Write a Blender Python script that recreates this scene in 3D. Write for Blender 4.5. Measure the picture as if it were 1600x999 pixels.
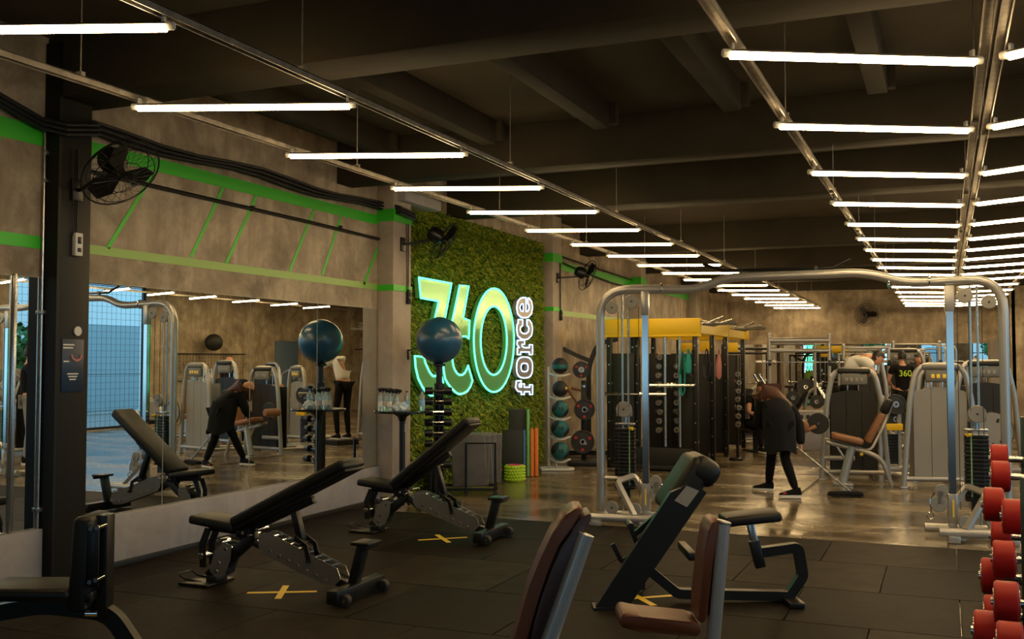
import bpy, bmesh, math, random
from mathutils import Matrix, Vector
random.seed(7)
for o in list(bpy.data.objects): bpy.data.objects.remove(o)
SC = bpy.context.scene
COL = SC.collection
# ------------------------------------------------------------------ camera (35 mm lens, eye height 1.6 m)
FPX = 1580.0; CX = 800.0; CY = 499.5; EYE = 1.6
TH = math.atan(675 / FPX); PT = math.atan(65.5 / FPX)
cam_d = bpy.data.cameras.new('camera'); cam = bpy.data.objects.new('camera', cam_d); COL.objects.link(cam)
cam_d.sensor_width = 36; cam_d.lens = 36 * FPX / 1600; cam_d.clip_end = 300; cam_d.clip_start = 0.05
cam.location = (0, 0, EYE); cam.rotation_euler = (math.pi / 2 + PT, 0, TH)
SC.camera = cam
SC.view_settings.view_transform = 'Standard'; SC.view_settings.look = 'None'
SC.view_settings.gamma = 1; SC.view_settings.use_curve_mapping = False
SC.view_settings.exposure = -0.08
TUBE_E = 53.0            # strength of a ceiling tube
TUBE_C = (1.0, .7, .335)
# ------------------------------------------------------------------ world: pale blue daylight outside the windows
W = bpy.data.worlds.new('world'); SC.world = W; W.use_nodes = True
bg = W.node_tree.nodes['Background']; bg.inputs[0].default_value = (.34, .67, .88, 1); bg.inputs[1].default_value = 2.4

# ------------------------------------------------------------------ measuring helpers: a ray of the lens to a plane
def ray(x, y):
    u = (x - CX) / FPX; v = (CY - y) / FPX
    F = math.cos(PT) - v * math.sin(PT); Z = v * math.cos(PT) + math.sin(PT)
    return Vector((u * math.cos(TH) - F * math.sin(TH), F * math.cos(TH) + u * math.sin(TH), Z))
def onX(x, y, X):
    d = ray(x, y); t = X / d.x; return (d.y * t, EYE + d.z * t)      # (Y, Z) on the plane X
def onZ(x, y, Z=0):
    d = ray(x, y); t = (Z - EYE) / d.z; return (d.x * t, d.y * t)
def RF(R, F):
    return (R * math.cos(TH) - F * math.sin(TH), F * math.cos(TH) + R * math.sin(TH))

# ------------------------------------------------------------------ materials
MATS = {}
def mat(name, col=(.5, .5, .5), rough=.5, metal=0., emit=None, es=0., noise=None, bump=0., alpha=None, trans=0., coat=0., rn=None, spec=.5):
    """noise=(scale, amount, colour2) mottles the colour; rn=(scale, lo, hi) varies the roughness"""
    m = bpy.data.materials.new(name); m.use_nodes = True; nt = m.node_tree
    b = nt.nodes['Principled BSDF']
    b.inputs['Base Color'].default_value = (*col, 1); b.inputs['Roughness'].default_value = rough
    b.inputs['Metallic'].default_value = metal; b.inputs['Specular IOR Level'].default_value = spec
    if coat: b.inputs['Coat Weight'].default_value = coat; b.inputs['Coat Roughness'].default_value = .15
    if trans: b.inputs['Transmission Weight'].default_value = trans
    if emit: b.inputs['Emission Color'].default_value = (*emit, 1); b.inputs['Emission Strength'].default_value = es
    if noise or bump or rn:
        tc = nt.nodes.new('ShaderNodeTexCoord')
    if noise:
        n = nt.nodes.new('ShaderNodeTexNoise'); n.inputs['Scale'].default_value = noise[0]; n.inputs['Detail'].default_value = 6
        n.inputs['Roughness'].default_value = .6
        nt.links.new(tc.outputs['Object'], n.inputs['Vector'])
        r = nt.nodes.new('ShaderNodeValToRGB'); r.color_ramp.elements[0].position = .5 - noise[1]; r.color_ramp.elements[1].position = .5 + noise[1]
        r.color_ramp.elements[0].color = (*col, 1); r.color_ramp.elements[1].color = (*noise[2], 1)
        nt.links.new(n.outputs['Fac'], r.inputs['Fac']); nt.links.new(r.outputs['Color'], b.inputs['Base Color'])
    if rn:
        n3 = nt.nodes.new('ShaderNodeTexNoise'); n3.inputs['Scale'].default_value = rn[0]
        nt.links.new(tc.outputs['Object'], n3.inputs['Vector'])
        mr = nt.nodes.new('ShaderNodeMapRange'); mr.inputs['From Min'].default_value = .35; mr.inputs['From Max'].default_value = .65
        mr.inputs['To Min'].default_value = rn[1]; mr.inputs['To Max'].default_value = rn[2]
        nt.links.new(n3.outputs['Fac'], mr.inputs['Value']); nt.links.new(mr.outputs['Result'], b.inputs['Roughness'])
    if bump:
        n2 = nt.nodes.new('ShaderNodeTexNoise'); n2.inputs['Scale'].default_value = 90; n2.inputs['Detail'].default_value = 3
        nt.links.new(tc.outputs['Object'], n2.inputs['Vector'])
        bp = nt.nodes.new('ShaderNodeBump'); bp.inputs['Strength'].default_value = bump; bp.inputs['Distance'].default_value = .004
        nt.links.new(n2.outputs['Fac'], bp.inputs['Height']); nt.links.new(bp.outputs['Normal'], b.inputs['Normal'])
    MATS[name] = m
    return m
def concrete(name, c1, c2, c3, rough=.75):
    """cloudy trowelled plaster: two scales of noise plus vertical drips"""
    m = bpy.data.materials.new(name); m.use_nodes = True; nt = m.node_tree; L = nt.links.new; N = nt.nodes.new
    b = nt.nodes['Principled BSDF']; b.inputs['Roughness'].default_value = rough; b.inputs['Specular IOR Level'].default_value = .3
    tc = N('ShaderNodeTexCoord')
    n1 = N('ShaderNodeTexNoise'); n1.inputs['Scale'].default_value = 1.9; n1.inputs['Detail'].default_value = 9; n1.inputs['Roughness'].default_value = .68
    n1.inputs['Distortion'].default_value = .35
    mp = N('ShaderNodeMapping'); mp.inputs['Scale'].default_value = (3.2, 3.2, .55)
    n2 = N('ShaderNodeTexNoise'); n2.inputs['Scale'].default_value = 2.1; n2.inputs['Detail'].default_value = 7
    L(tc.outputs['Object'], n1.inputs['Vector']); L(tc.outputs['Object'], mp.inputs['Vector']); L(mp.outputs['Vector'], n2.inputs['Vector'])
    r1 = N('ShaderNodeValToRGB'); e = r1.color_ramp.elements; e[0].position = .36; e[1].position = .64; e[0].color = (*c1, 1); e[1].color = (*c2, 1)
    r2 = N('ShaderNodeValToRGB'); e = r2.color_ramp.elements; e[0].position = .42; e[1].position = .7; e[0].color = (0, 0, 0, 1); e[1].color = (.75, .75, .75, 1)
    L(n1.outputs['Fac'], r1.inputs['Fac']); L(n2.outputs['Fac'], r2.inputs['Fac'])
    mx = N('ShaderNodeMix'); mx.data_type = 'RGBA'; L(r2.outputs['Color'], mx.inputs['Factor']); L(r1.outputs['Color'], mx.inputs['A']); mx.inputs['B'].default_value = (*c3, 1)
    L(mx.outputs['Result'], b.inputs['Base Color'])
    bp = N('ShaderNodeBump'); bp.inputs['Strength'].default_value = .25; bp.inputs['Distance'].default_value = .02
    L(n1.outputs['Fac'], bp.inputs['Height']); L(bp.outputs['Normal'], b.inputs['Normal'])
    MATS[name] = m; return m
concrete('wall_concrete', (.21, .165, .115), (.6, .5, .36), (.3, .22, .15), .5)
concrete('pilaster_concrete', (.36, .3, .25), (.52, .45, .37), (.42, .33, .26), .6)
concrete('plinth_concrete', (.3, .28, .29), (.44, .42, .43), (.36, .33, .33), .6)
mat('ceiling', (.075, .062, .045), .9, noise=(1.2, .2, (.1, .084, .062)), spec=.2)
mat('beam', (.04, .033, .023), .85, noise=(2, .2, (.058, .047, .033)), spec=.2)
mat('dark_paint', (.016, .0145, .012), .5, spec=.3)
mat('black_column', (.006, .006, .006), .5, spec=.3)
mat('mirror_glass', (.86, .9, .9), .0, 1.)
mat('mirror_edge', (.55, .6, .58), .25)
mat('green_paint', (.06, .62, .03), .45)
mat('baseboard', (.01, .01, .01), .5)
mat('black_metal', (.008, .008, .008), .36, .0, spec=.45)
mat('black_rod', (.02, .02, .022), .3, .6)
mat('grey_metal', (.42, .41, .4), .3, .5)
mat('silver_metal', (.5, .49, .47), .24, .85)
mat('chrome', (.75, .75, .76), .1, 1.)
mat('rail_metal', (.42, .38, .33), .4, .7, noise=(14, .1, (.3, .27, .23)))
mat('black_leather', (.011, .0105, .01), .45, bump=.15, spec=.32)
mat('brown_leather', (.125, .038, .013), .4, bump=.15, spec=.4)
mat('tan_leather', (.27, .12, .055), .45, bump=.15)
mat('yellow_paint', (.78, .5, .01), .4)
mat('yellow_tape', (.95, .66, .06), .5)
mat('red_rubber', (.42, .013, .008), .5, noise=(30, .2, (.4, .013, .008)), spec=.3)
mat('black_rubber', (.016, .016, .016), .6)
mat('plate_rubber', (.02, .02, .02), .45)
mat('ball_blue', (.014, .08, .17), .32, noise=(3, .25, (.017, .095, .19)), coat=.3)
mat('teal_rubber', (.015, .13, .15), .45)
mat('teal_cloth', (.02, .3, .25), .8)
mat('pink_cloth', (.6, .25, .22), .8)
mat('orange_foam', (.8, .2, .03), .6)
mat('lime_foam', (.5, .72, .03), .55)
mat('pink_foam', (.75, .08, .25), .6)
mat('blue_foam', (.05, .2, .4), .6)
mat('green_foam', (.2, .5, .16), .6)
mat('grey_vinyl', (.12, .115, .11), .45, noise=(6, .15, (.16, .15, .14)))
mat('shroud_grey', (.27, .26, .24), .5)
mat('shroud_dark', (.02, .019, .017), .5, spec=.35)
mat('display_grey', (.15, .15, .145), .5)
mat('rubber_mat', (.0095, .0072, .0048), .6, noise=(5, .2, (.021, .016, .0105)), bump=.5, spec=.08)
mat('white_plastic', (.7, .68, .64), .4)
mat('clear_plastic', (.8, .9, .92), .12, trans=.75, spec=.5)
mat('label_blue', (.25, .5, .75), .4)
mat('cap_blue', (.02, .12, .5), .4)
mat('red_plastic', (.55, .02, .02), .4)
mat('cloth_dark', (.008, .0085, .011), .85, spec=.2)
mat('cloth_black', (.006, .006, .0065), .9, spec=.2)
mat('cloth_white', (.72, .7, .64), .85)
mat('cloth_grey', (.25, .25, .26), .85)
mat('skin', (.55, .27, .16), .55)
mat('hair_brown', (.075, .022, .01), .5)
mat('hair_black', (.015, .011, .009), .5)
mat('shoe_white', (.75, .72, .68), .5)
mat('neon_teal', (.2, .8, .6), .4, emit=(.12, 1, .62), es=2.5)
mat('neon_white', (.8, .85, 1), .4, emit=(.4, .65, 1), es=2.6)
mat('letter_green', (.24, .72, .26), .22, .3, coat=.5)
mat('green_glare', (.3, .52, .11), .4)  # same green paint made paler: glare of the tubes put into the colour
mat('letter_grey', (.5, .42, .34), .4, .3)
mat('tube_glow', (1, 1, 1), .4, emit=TUBE_C, es=TUBE_E)
mat('stick_light', (.1, .4, .3), .4)
mat('facade', (.72, .8, .84), .8); mat('facade_door', (.3, .4, .45), .7)
mat('stick_metal', (.22, .19, .15), .3, .8)
mat('foliage', (.02, .1, .03), .8, noise=(3, .1, (.06, .25, .06)))
mat('pavement', (.2, .2, .2), .8)
mat('blue_door', (.1, .16, .25), .5)
mat('net', (.03, .03, .03), .8)

# ------------------------------------------------------------------ mesh builder
_rb = {}
def _rbox(sx, sy, sz, r, seg):
    k = (round(sx, 4), round(sy, 4), round(sz, 4), round(r, 4), seg)
    if k not in _rb:
        bm = bmesh.new(); bmesh.ops.create_cube(bm, size=1)
        for v in bm.verts: v.co = Vector((v.co.x * sx, v.co.y * sy, v.co.z * sz))
        if r > 0:
            bmesh.ops.bevel(bm, geom=list(bm.edges), offset=min(r, .49 * min(sx, sy, sz)), segments=seg, profile=.5, affect='EDGES')
        bm.verts.index_update()
        _rb[k] = ([v.co.copy() for v in bm.verts], [[v.index for v in f.verts] for f in bm.faces]); bm.free()
    return _rb[k]
def rot(ax, deg): return Matrix.Rotation(math.radians(deg), 4, ax)
def frame_to(d, up=(0, 0, 1)):
    """matrix whose z axis runs along d"""
    z = Vector(d).normalized(); u = Vector(up)
    if abs(z.dot(u)) > .98: u = Vector((1, 0, 0))
    x = u.cross(z).normalized(); y = z.cross(x)
    return Matrix(((x.x, y.x, z.x, 0), (x.y, y.y, z.y, 0), (x.z, y.z, z.z, 0), (0, 0, 0, 1)))
class MB:
    def __init__(s): s.v = []; s.f = []; s.mi = []; s.M = Matrix.Identity(4); s.cur = 0
    def add(s, vs, fs, M=None):
        n = len(s.v); T = s.M @ M if M is not None else s.M
        s.v += [T @ Vector(v) for v in vs]; s.f += [[i + n for i in f] for f in fs]; s.mi += [s.cur] * len(fs); return s
    def box(s, c, size, r=0., R=None, seg=2):
        vs, fs = _rbox(size[0], size[1], size[2], r, seg)
        M = Matrix.Translation(c) @ (R if R is not None else Matrix.Identity(4)); return s.add(vs, fs, M)
    def beam(s, p0, p1, w, h, r=0., up=(0, 0, 1)):
        """box bar from p0 to p1, w across, h along 'up'"""
        p0 = Vector(p0); p1 = Vector(p1); L = (p1 - p0).length
        vs, fs = _rbox(w, h, L, r, 2); return s.add(vs, fs, Matrix.Translation((p0 + p1) / 2) @ frame_to(p1 - p0, up))
    def cyl(s, p0, p1, r, r1=None, n=16, bev=0.):
        p0 = Vector(p0); p1 = Vector(p1); L = (p1 - p0).length; r1 = r if r1 is None else r1
        prof = [(r - bev, 0)] + ([(r, bev), (r1, L - bev)] if bev else [(r, 0), (r1, L)][0:0]) + [(r1 - bev, L)]
        return s.lathe(prof, n, Matrix.Translation(p0) @ frame_to(p1 - p0), cap=True)
    def lathe(s, prof, n=20, M=None, cap=False):
        vs = []; fs = []
        for (r, z) in prof:
            for k in range(n):
                a = 2 * math.pi * k / n; vs.append((r * math.cos(a), r * math.sin(a), z))
        for i in range(len(prof) - 1):
            for k in range(n):
                k2 = (k + 1) % n; fs.append([i * n + k, i * n + k2, (i + 1) * n + k2, (i + 1) * n + k])
        if cap:
            fs.append(list(range(n))[::-1]); fs.append([(len(prof) - 1) * n + k for k in range(n)])
        return s.add(vs, fs, M)
    def sphere(s, c, r, sc=(1, 1, 1), n=20, R=None):
        prof = [(max(1e-4, math.sin(math.pi * i / n)) * r, -math.cos(math.pi * i / n) * r) for i in range(n + 1)]
        M = Matrix.Translation(c) @ (R if R is not None else Matrix.Identity(4)) @ Matrix.Diagonal((*sc, 1)); return s.lathe(prof, n, M, cap=True)
    def torus(s, c, axis, R_, r, n=32, m=8):
        F = frame_to(axis); pts = [Matrix.Translation(c) @ F @ Vector((R_ * math.cos(2 * math.pi * k / n), R_ * math.sin(2 * math.pi * k / n), 0)) for k in range(n)]
        return s.tube(pts, r, m, closed=True)
    def tube(s, pts, r, n=10, bend=0., closed=False, rect=None, radii=None):
        P = [Vector(p) for p in pts]
        if bend > 0:
            Q = [P[0]]
            for i in range(1, len(P) - 1):
                a = P[i - 1] - P[i]; b = P[i + 1] - P[i]; d = min(bend, a.length * .48, b.length * .48)
                A = P[i] + a.normalized() * d; B = P[i] + b.normalized() * d
                for t in (0, .17, .33, .5, .67, .83, 1): Q.append((1 - t) ** 2 * A + 2 * t * (1 - t) * P[i] + t * t * B)
            Q.append(P[-1]); P = Q
        m = len(P); vs = []; fs = []; prev = None
        for i in range(m):
            if closed: t = (P[(i + 1) % m] - P[i - 1]).normalized()
            else: t = ((P[min(i + 1, m - 1)] - P[max(i - 1, 0)])).normalized()
            if prev is None:
                u = Vector((0, 0, 1)) if abs(t.z) < .95 else Vector((0, 1, 0))
                x = u.cross(t).normalized()
            else:
                x = (prev - t * prev.dot(t)).normalized()
            prev = x; y = t.cross(x)
            if rect:
                w, h = rect[0] / 2, rect[1] / 2
                for a, b in ((w, h), (-w, h), (-w, -h), (w, -h)): vs.append(P[i] + x * a + y * b)
            else:
                rr = radii[i] if radii else r
                for k in range(n):
                    a = 2 * math.pi * k / n; vs.append(P[i] + x * (rr * math.cos(a)) + y * (rr * math.sin(a)))
        k_ = 4 if rect else n
        for i in range(m if closed else m - 1):
            j = (i + 1) % m
            for k in range(k_):
                k2 = (k + 1) % k_; fs.append([i * k_ + k, i * k_ + k2, j * k_ + k2, j * k_ + k])
        if not closed:
            fs.append(list(range(k_))[::-1]); fs.append([(m - 1) * k_ + k for k in range(k_)])
        return s.add(vs, fs)
    def prism(s, poly, t0, t1, M=None):
        """poly in the local xz plane, extruded along y from t0 to t1"""
        n = len(poly); vs = [(x, t0, z) for x, z in poly] + [(x, t1, z) for x, z in poly]
        fs = [list(range(n)), [n + i for i in range(n)][::-1]] + [[i, i + n, (i + 1) % n + n, (i + 1) % n] for i in range(n)]
        return s.add(vs, fs, M)
    def plate(s, poly, t0, t1, r=.01, M=None):
        """prism with bevelled edges"""
        bm = bmesh.new(); a = [bm.verts.new((x, t0, z)) for x, z in poly]; b = [bm.verts.new((x, t1, z)) for x, z in poly]
        n = len(poly); bm.faces.new(a); bm.faces.new(b[::-1])
        for i in range(n): bm.faces.new((a[i], b[i], b[(i + 1) % n], a[(i + 1) % n]))
        bmesh.ops.bevel(bm, geom=list(bm.edges), offset=r, segments=2, profile=.5, affect='EDGES')
        bm.verts.index_update(); vs = [v.co.copy() for v in bm.verts]; fs = [[v.index for v in f.verts] for f in bm.faces]; bm.free()
        return s.add(vs, fs, M)
    def build(s, name, m, parent=None, loc=None, smooth=True, rz=0):
        me = bpy.data.meshes.new(name); me.from_pydata([tuple(v) for v in s.v], [], s.f)
        bm = bmesh.new(); bm.from_mesh(me); bmesh.ops.recalc_face_normals(bm, faces=bm.faces); bm.to_mesh(me); bm.free()
        ms = m if isinstance(m, (list, tuple)) else [m]
        for q in ms: me.materials.append(MATS[q])
        if len(ms) > 1: me.polygons.foreach_set('material_index', s.mi)
        if smooth:
            me.polygons.foreach_set('use_smooth', [True] * len(me.polygons)); me.set_sharp_from_angle(angle=math.radians(38))
        me.update()
        o = bpy.data.objects.new(name, me); COL.objects.link(o)
        if parent is not None: o.parent = parent
        if loc is not None: o.location = loc
        if rz: o.rotation_euler.z = rz
        return o
def tag(o, label=None, cat=None, group=None, kind=None):
    if label: o['label'] = label
    if cat: o['category'] = cat
    if group: o['group'] = group
    if kind: o['kind'] = kind
    return o
def thing(name, label, cat, loc=(0, 0, 0), rz=0., group=None):
    o = bpy.data.objects.new(name, None); COL.objects.link(o); o.location = loc if len(loc) == 3 else (*loc, 0)
    o.rotation_euler = (0, 0, math.radians(rz)); o.empty_display_size = .1
    return tag(o, label, cat, group)
def copy_tree(o, parent=None):
    c = o.copy(); COL.objects.link(c); c.parent = parent
    if parent is not None: c.matrix_parent_inverse = o.matrix_parent_inverse.copy()
    for ch in list(o.children): copy_tree(ch, c)
    return c
def dup(o, loc, rz, label, group=None):
    c = copy_tree(o); c.location = loc if len(loc) == 3 else (*loc, 0); c.rotation_euler = (0, 0, math.radians(rz)); c['label'] = label
    if group: c['group'] = group
    return c
def struct(o): o['kind'] = 'structure'; return o
ORD = ['first', 'second', 'third', 'fourth', 'fifth', 'sixth', 'seventh', 'eighth', 'ninth', 'tenth', 'eleventh', 'twelfth', 'thirteenth',
       'fourteenth', 'fifteenth', 'sixteenth', 'seventeenth', 'eighteenth', 'nineteenth', 'twentieth']
# ================================================================== THE ROOM
WX_ = -5.95; RX_ = 6.1; YB = 30.5; YF = -4.0; CEIL = 3.95
# --- floor: shiny sealed floor, with raised rubber tiles in the free-weight corner
def floor_material():
    m = bpy.data.materials.new('sealed_floor'); m.use_nodes = True; nt = m.node_tree; L = nt.links.new; N = nt.nodes.new
    b = nt.nodes['Principled BSDF']; tc = N('ShaderNodeTexCoord')
    mp = N('ShaderNodeMapping'); mp.inputs['Scale'].default_value = (.6, 1.3, 1)
    n1 = N('ShaderNodeTexNoise'); n1.inputs['Scale'].default_value = 1.0; n1.inputs['Detail'].default_value = 7; n1.inputs['Roughness'].default_value = .62; n1.inputs['Distortion'].default_value = .7
    L(tc.outputs['Object'], mp.inputs['Vector']); L(mp.outputs['Vector'], n1.inputs['Vector'])
    r1 = N('ShaderNodeValToRGB'); e = r1.color_ramp.elements; e[0].position = .34; e[1].position = .6; e[0].color = (.045, .034, .021, 1); e[1].color = (.21, .162, .1, 1)
    L(n1.outputs['Fac'], r1.inputs['Fac'])
    # joints of the 1 m slabs
    sp = N('ShaderNodeSeparateXYZ'); L(tc.outputs['Object'], sp.inputs[0])
    def joint(sock, per):
        d = N('ShaderNodeMath'); d.operation = 'DIVIDE'; L(sock, d.inputs[0]); d.inputs[1].default_value = per
        f = N('ShaderNodeMath'); f.operation = 'FRACT'; L(d.outputs[0], f.inputs[0])
        g = N('ShaderNodeMath'); g.operation = 'LESS_THAN'; L(f.outputs[0], g.inputs[0]); g.inputs[1].default_value = .012 / per
        return g.outputs[0]
    mxx = N('ShaderNodeMath'); mxx.operation = 'MAXIMUM'; L(joint(sp.outputs['X'], 2.0), mxx.inputs[0]); L(joint(sp.outputs['Y'], 1.9), mxx.inputs[1])
    mx = N('ShaderNodeMix'); mx.data_type = 'RGBA'; L(mxx.outputs[0], mx.inputs['Factor']); L(r1.outputs['Color'], mx.inputs['A']); mx.inputs['B'].default_value = (.025, .022, .02, 1)
    L(mx.outputs['Result'], b.inputs['Base Color'])
    mr = N('ShaderNodeMapRange'); mr.inputs['From Min'].default_value = .38; mr.inputs['From Max'].default_value = .62
    mr.inputs['To Min'].default_value = .14; mr.inputs['To Max'].default_value = .3
    L(n1.outputs['Fac'], mr.inputs['Value']); L(mr.outputs['Result'], b.inputs['Roughness'])
    b.inputs['Specular IOR Level'].default_value = .6
    n2 = N('ShaderNodeTexNoise'); n2.inputs['Scale'].default_value = 6; n2.inputs['Detail'].default_value = 4; L(tc.outputs['Object'], n2.inputs['Vector'])
    bp = N('ShaderNodeBump'); bp.inputs['Strength'].default_value = .12; bp.inputs['Distance'].default_value = .02; L(n2.outputs['Fac'], bp.inputs['Height']); L(bp.outputs['Normal'], b.inputs['Normal'])
    MATS['sealed_floor'] = m
floor_material()
b = MB(); b.box(((WX_ + RX_) / 2, (YB + YF) / 2, -.1), (RX_ - WX_ + .4, YB - YF + .4, .2)); struct(b.build('floor', 'sealed_floor', smooth=False))
# rubber tiles, each a slab of its own size laid with a thin gap: one continuous covering
def tile_material():
    m = MATS['rubber_mat'].copy(); m.name = 'rubber_tiles'; MATS['rubber_tiles'] = m
    # every tile has worn to its own tone: one random value per mesh island
    nt = m.node_tree; b = nt.nodes['Principled BSDF']; src = b.inputs['Base Color'].links[0].from_socket
    g = nt.nodes.new('ShaderNodeNewGeometry'); r = nt.nodes.new('ShaderNodeMapRange'); r.inputs['To Min'].default_value = .55; r.inputs['To Max'].default_value = 1.5
    nt.links.new(g.outputs['Random Per Island'], r.inputs['Value']); v = nt.nodes.new('ShaderNodeVectorMath'); v.operation = 'SCALE'
    nt.links.new(src, v.inputs[0]); nt.links.new(r.outputs['Result'], v.inputs['Scale']); nt.links.new(v.outputs[0], b.inputs['Base Color'])
tile_material()
b = MB(); TY = 9.4; ti = 0
y = TY
while y > -3:
    x = WX_ + .02 - (.5 if ti % 2 else 0); ti += 1
    while x < RX_:
        x0 = max(x, WX_ + .02); x1 = min(x + .994, RX_ - .02)
        if x1 - x0 > .05: b.box(((x0 + x1) / 2, y - .5, .009), (x1 - x0, .994, .018), .003, seg=1)
        x += 1.0
    y -= 1.0
o = b.build('floor_rubber_tiles', 'rubber_tiles'); struct(o)
tag(o, 'dark rubber floor tiles of the free-weight area')
# --- ceiling, beams, joists
b = MB(); b.box(((WX_ + RX_) / 2, (YB + YF) / 2, CEIL + .1), (RX_ - WX_ + .4, YB - YF + .4, .2)); struct(b.build('ceiling', 'ceiling', smooth=False))
for i, (y0, w, zb) in enumerate([(-.5, .35, 3.5), (5.35, .4, 3.5), (9.15, .3, 3.5), (11.75, .45, 3.5), (17.0, .4, 3.5), (20.9, .4, 3.5), (24.5, .4, 3.5), (27.8, .4, 3.5)]):
    b = MB(); b.box(((WX_ + RX_) / 2, y0 + w / 2, (zb + CEIL) / 2), (RX_ - WX_, w, CEIL - zb), .01); struct(b.build('trim_%d' % (i + 1), 'beam'))
k = 10
for x0, y0, y1 in [(-5.25, 5.75, 8.9), (-4.05, 5.75, 8.9), (-2.83, 5.75, 8.7), (-1.61, 5.75, 8.5), (-.45, 5.75, 8.4), (.75, 5.75, 8.4), (1.95, 5.75, 8.4), (3.15, 5.75, 8.4)]:
    b = MB(); b.box((x0, (y0 + y1) / 2, 3.83), (.15, y1 - y0, .24), .008); b.box((x0 + .02, y1 + .06, 3.85), (.22, .1, .18), .005)
    struct(b.build('trim_%d' % k, 'beam')); k += 1
# --- left wall
b = MB(); b.box((WX_ - .1, (YB + YF) / 2, CEIL / 2), (.2, YB - YF, CEIL)); wl = struct(b.build('wall_left', 'wall_concrete', smooth=False))
PX = -5.74; P1X = -5.81
pil = [(5.36, 5.64), (10.0, 10.42), (15.1, 15.5), (20.2, 20.6), (25.3, 25.7)]
for i, (y0, y1) in enumerate(pil):
    PX_i = P1X if i == 0 else PX
    b = MB(); b.box(((WX_ + PX_i) / 2, (y0 + y1) / 2, CEIL / 2), (PX_i - WX_, y1 - y0, CEIL), .006)
    struct(b.build('wall_left_pilaster', 'dark_paint' if i == 0 else 'pilaster_concrete'))
b = MB(); b.box((-5.875, 5.345, 1.95), (.145, .026, 3.9)); struct(b.build('trim_30', 'black_column'))
# plinth under the mirrors and black baseboard
for y0, y1 in ((5.64, 10.0), (-4, 5.33)):
    b = MB(); b.box((WX_ + .03, (y0 + y1) / 2, .23), (.06, y1 - y0, .37), .004); struct(b.build('trim_31', 'plinth_concrete'))
    b = MB(); b.box((WX_ + .035, (y0 + y1) / 2, .03), (.08, y1 - y0, .06), .004); struct(b.build('baseboard_left', 'baseboard'))
# painted green bands and slanted stripes
def stripe(y0, z0, y1, z1, w, X=WX_, par=None, m='green_paint'):
    b = MB()
    d = Vector((0, y1 - y0, z1 - z0)).normalized(); nrm = Vector((0, -d.z, d.y)) * (w / 2)
    p = [Vector((0, y0, z0)) - nrm, Vector((0, y1, z1)) - nrm, Vector((0, y1, z1)) + nrm, Vector((0, y0, z0)) + nrm]
    b.add([(X - .001, q.y, q.z) for q in p] + [(X + .004, q.y, q.z) for q in p], [[0, 1, 2, 3], [7, 6, 5, 4], [0, 4, 5, 1], [1, 5, 6, 2], [2, 6, 7, 3], [3, 7, 4, 0]])
    o = b.build('painted_stripe', m, par or wl, smooth=False); return o
stripe(5.64, 2.45, 10.0, 2.45, .07, m='green_glare'); stripe(15.5, 2.42, 20.2, 2.42, .09, m='green_glare'); stripe(-4, 2.45, 5.33, 2.45, .09)  # lower bands of the two lit bays carry painted-in glare
stripe(5.64, 3.22, 10.0, 3.22, .11); stripe(15.5, 3.22, 20.2, 3.22, .14); stripe(20.6, 3.22, 25.3, 3.22, .14); stripe(-4, 3.22, 5.33, 3.22, .14)
for a, c in (((228, 290), (168, 388)), ((350, 290), (298, 402)), ((403, 300), (353, 412)), ((487, 336), (452, 424)), ((529, 350), (503, 430)), ((590, 388), (568, 445))):
    ya, za = onX(*a, WX_); yc, zc = onX(*c, WX_)
    t = (3.16 - zc) / (za - zc); stripe(yc, zc, yc + (ya - yc) * t, 3.16, .035)
stripe(4.55, 2.45, 4.95, 3.15, .05)
for i, (y0, y1) in enumerate(pil[1:4]):
    b = MB(); b.box(((WX_ + PX) / 2 + .004, (y0 + y1) / 2, 3.27), (PX - WX_ + .012, y1 - y0 + .012, .14), .003); b.box(((WX_ + PX) / 2 + .004, (y0 + y1) / 2, 2.44), (PX - WX_ + .012, y1 - y0 + .012, .07), .002)
    o = b.build('painted_stripe', 'green_paint', wl, smooth=False)
# --- far wall, front wall with shop windows, right wall with big windows
b = MB(); b.box(((WX_ + RX_) / 2, YB + .1, CEIL / 2), (RX_ - WX_ + .4, .2, CEIL)); struct(b.build('wall_back', 'wall_concrete', smooth=False))
b = MB(); b.box((2.9, 28.9, CEIL / 2), (2.6, .3, CEIL)); b.box((1.62, 29.6, CEIL / 2), (.12, 1.7, CEIL)); struct(b.build('wall_partition', 'wall_concrete', smooth=False))
def windowed(name, axis, pos, a0, a1, wins, z0, z1):
    """a wall along an axis with window openings wins=[(s,e)]"""
    b = MB()
    def seg(s, e, za, zb):
        if e - s < .01 or zb - za < .01: return
        if axis == 'X': b.box((pos, (s + e) / 2, (za + zb) / 2), (.2, e - s, zb - za))
        else: b.box(((s + e) / 2, pos, (za + zb) / 2), (e - s, .2, zb - za))
    c = a0
    for s, e in wins:
        seg(c, s, 0, CEIL); seg(s, e, 0, z0); seg(s, e, z1, CEIL); c = e
    seg(c, a1, 0, CEIL)
    return struct(b.build(name, 'wall_concrete', smooth=False))
wr = [(1.0, 4.8), (5.4, 9.8), (10.4, 14.8), (15.3, 19.3)]
windowed('wall_right', 'X', RX_ + .1, YF - .2, YB + .2, wr, .02, 3.45)
wf = [(-4.6, -2.9), (-1.3, .5), (1.5, 4.6)]
windowed('wall_front', 'Y', YF - .1, WX_ - .2, RX_ + .2, wf, .8, 2.75)
n = 1
for s, e in wr:
    b = MB(); X = RX_ + .1
    for q in (s + .03, (s + e) / 2, e - .03): b.box((X, q, 1.74), (.06, .05, 3.4))
    for z in (.05, 3.42): b.box((X, (s + e) / 2, z), (.06, e - s, .05))
    w_ = struct(b.build('window_%d' % n, 'black_metal', smooth=False)); n += 1
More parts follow.
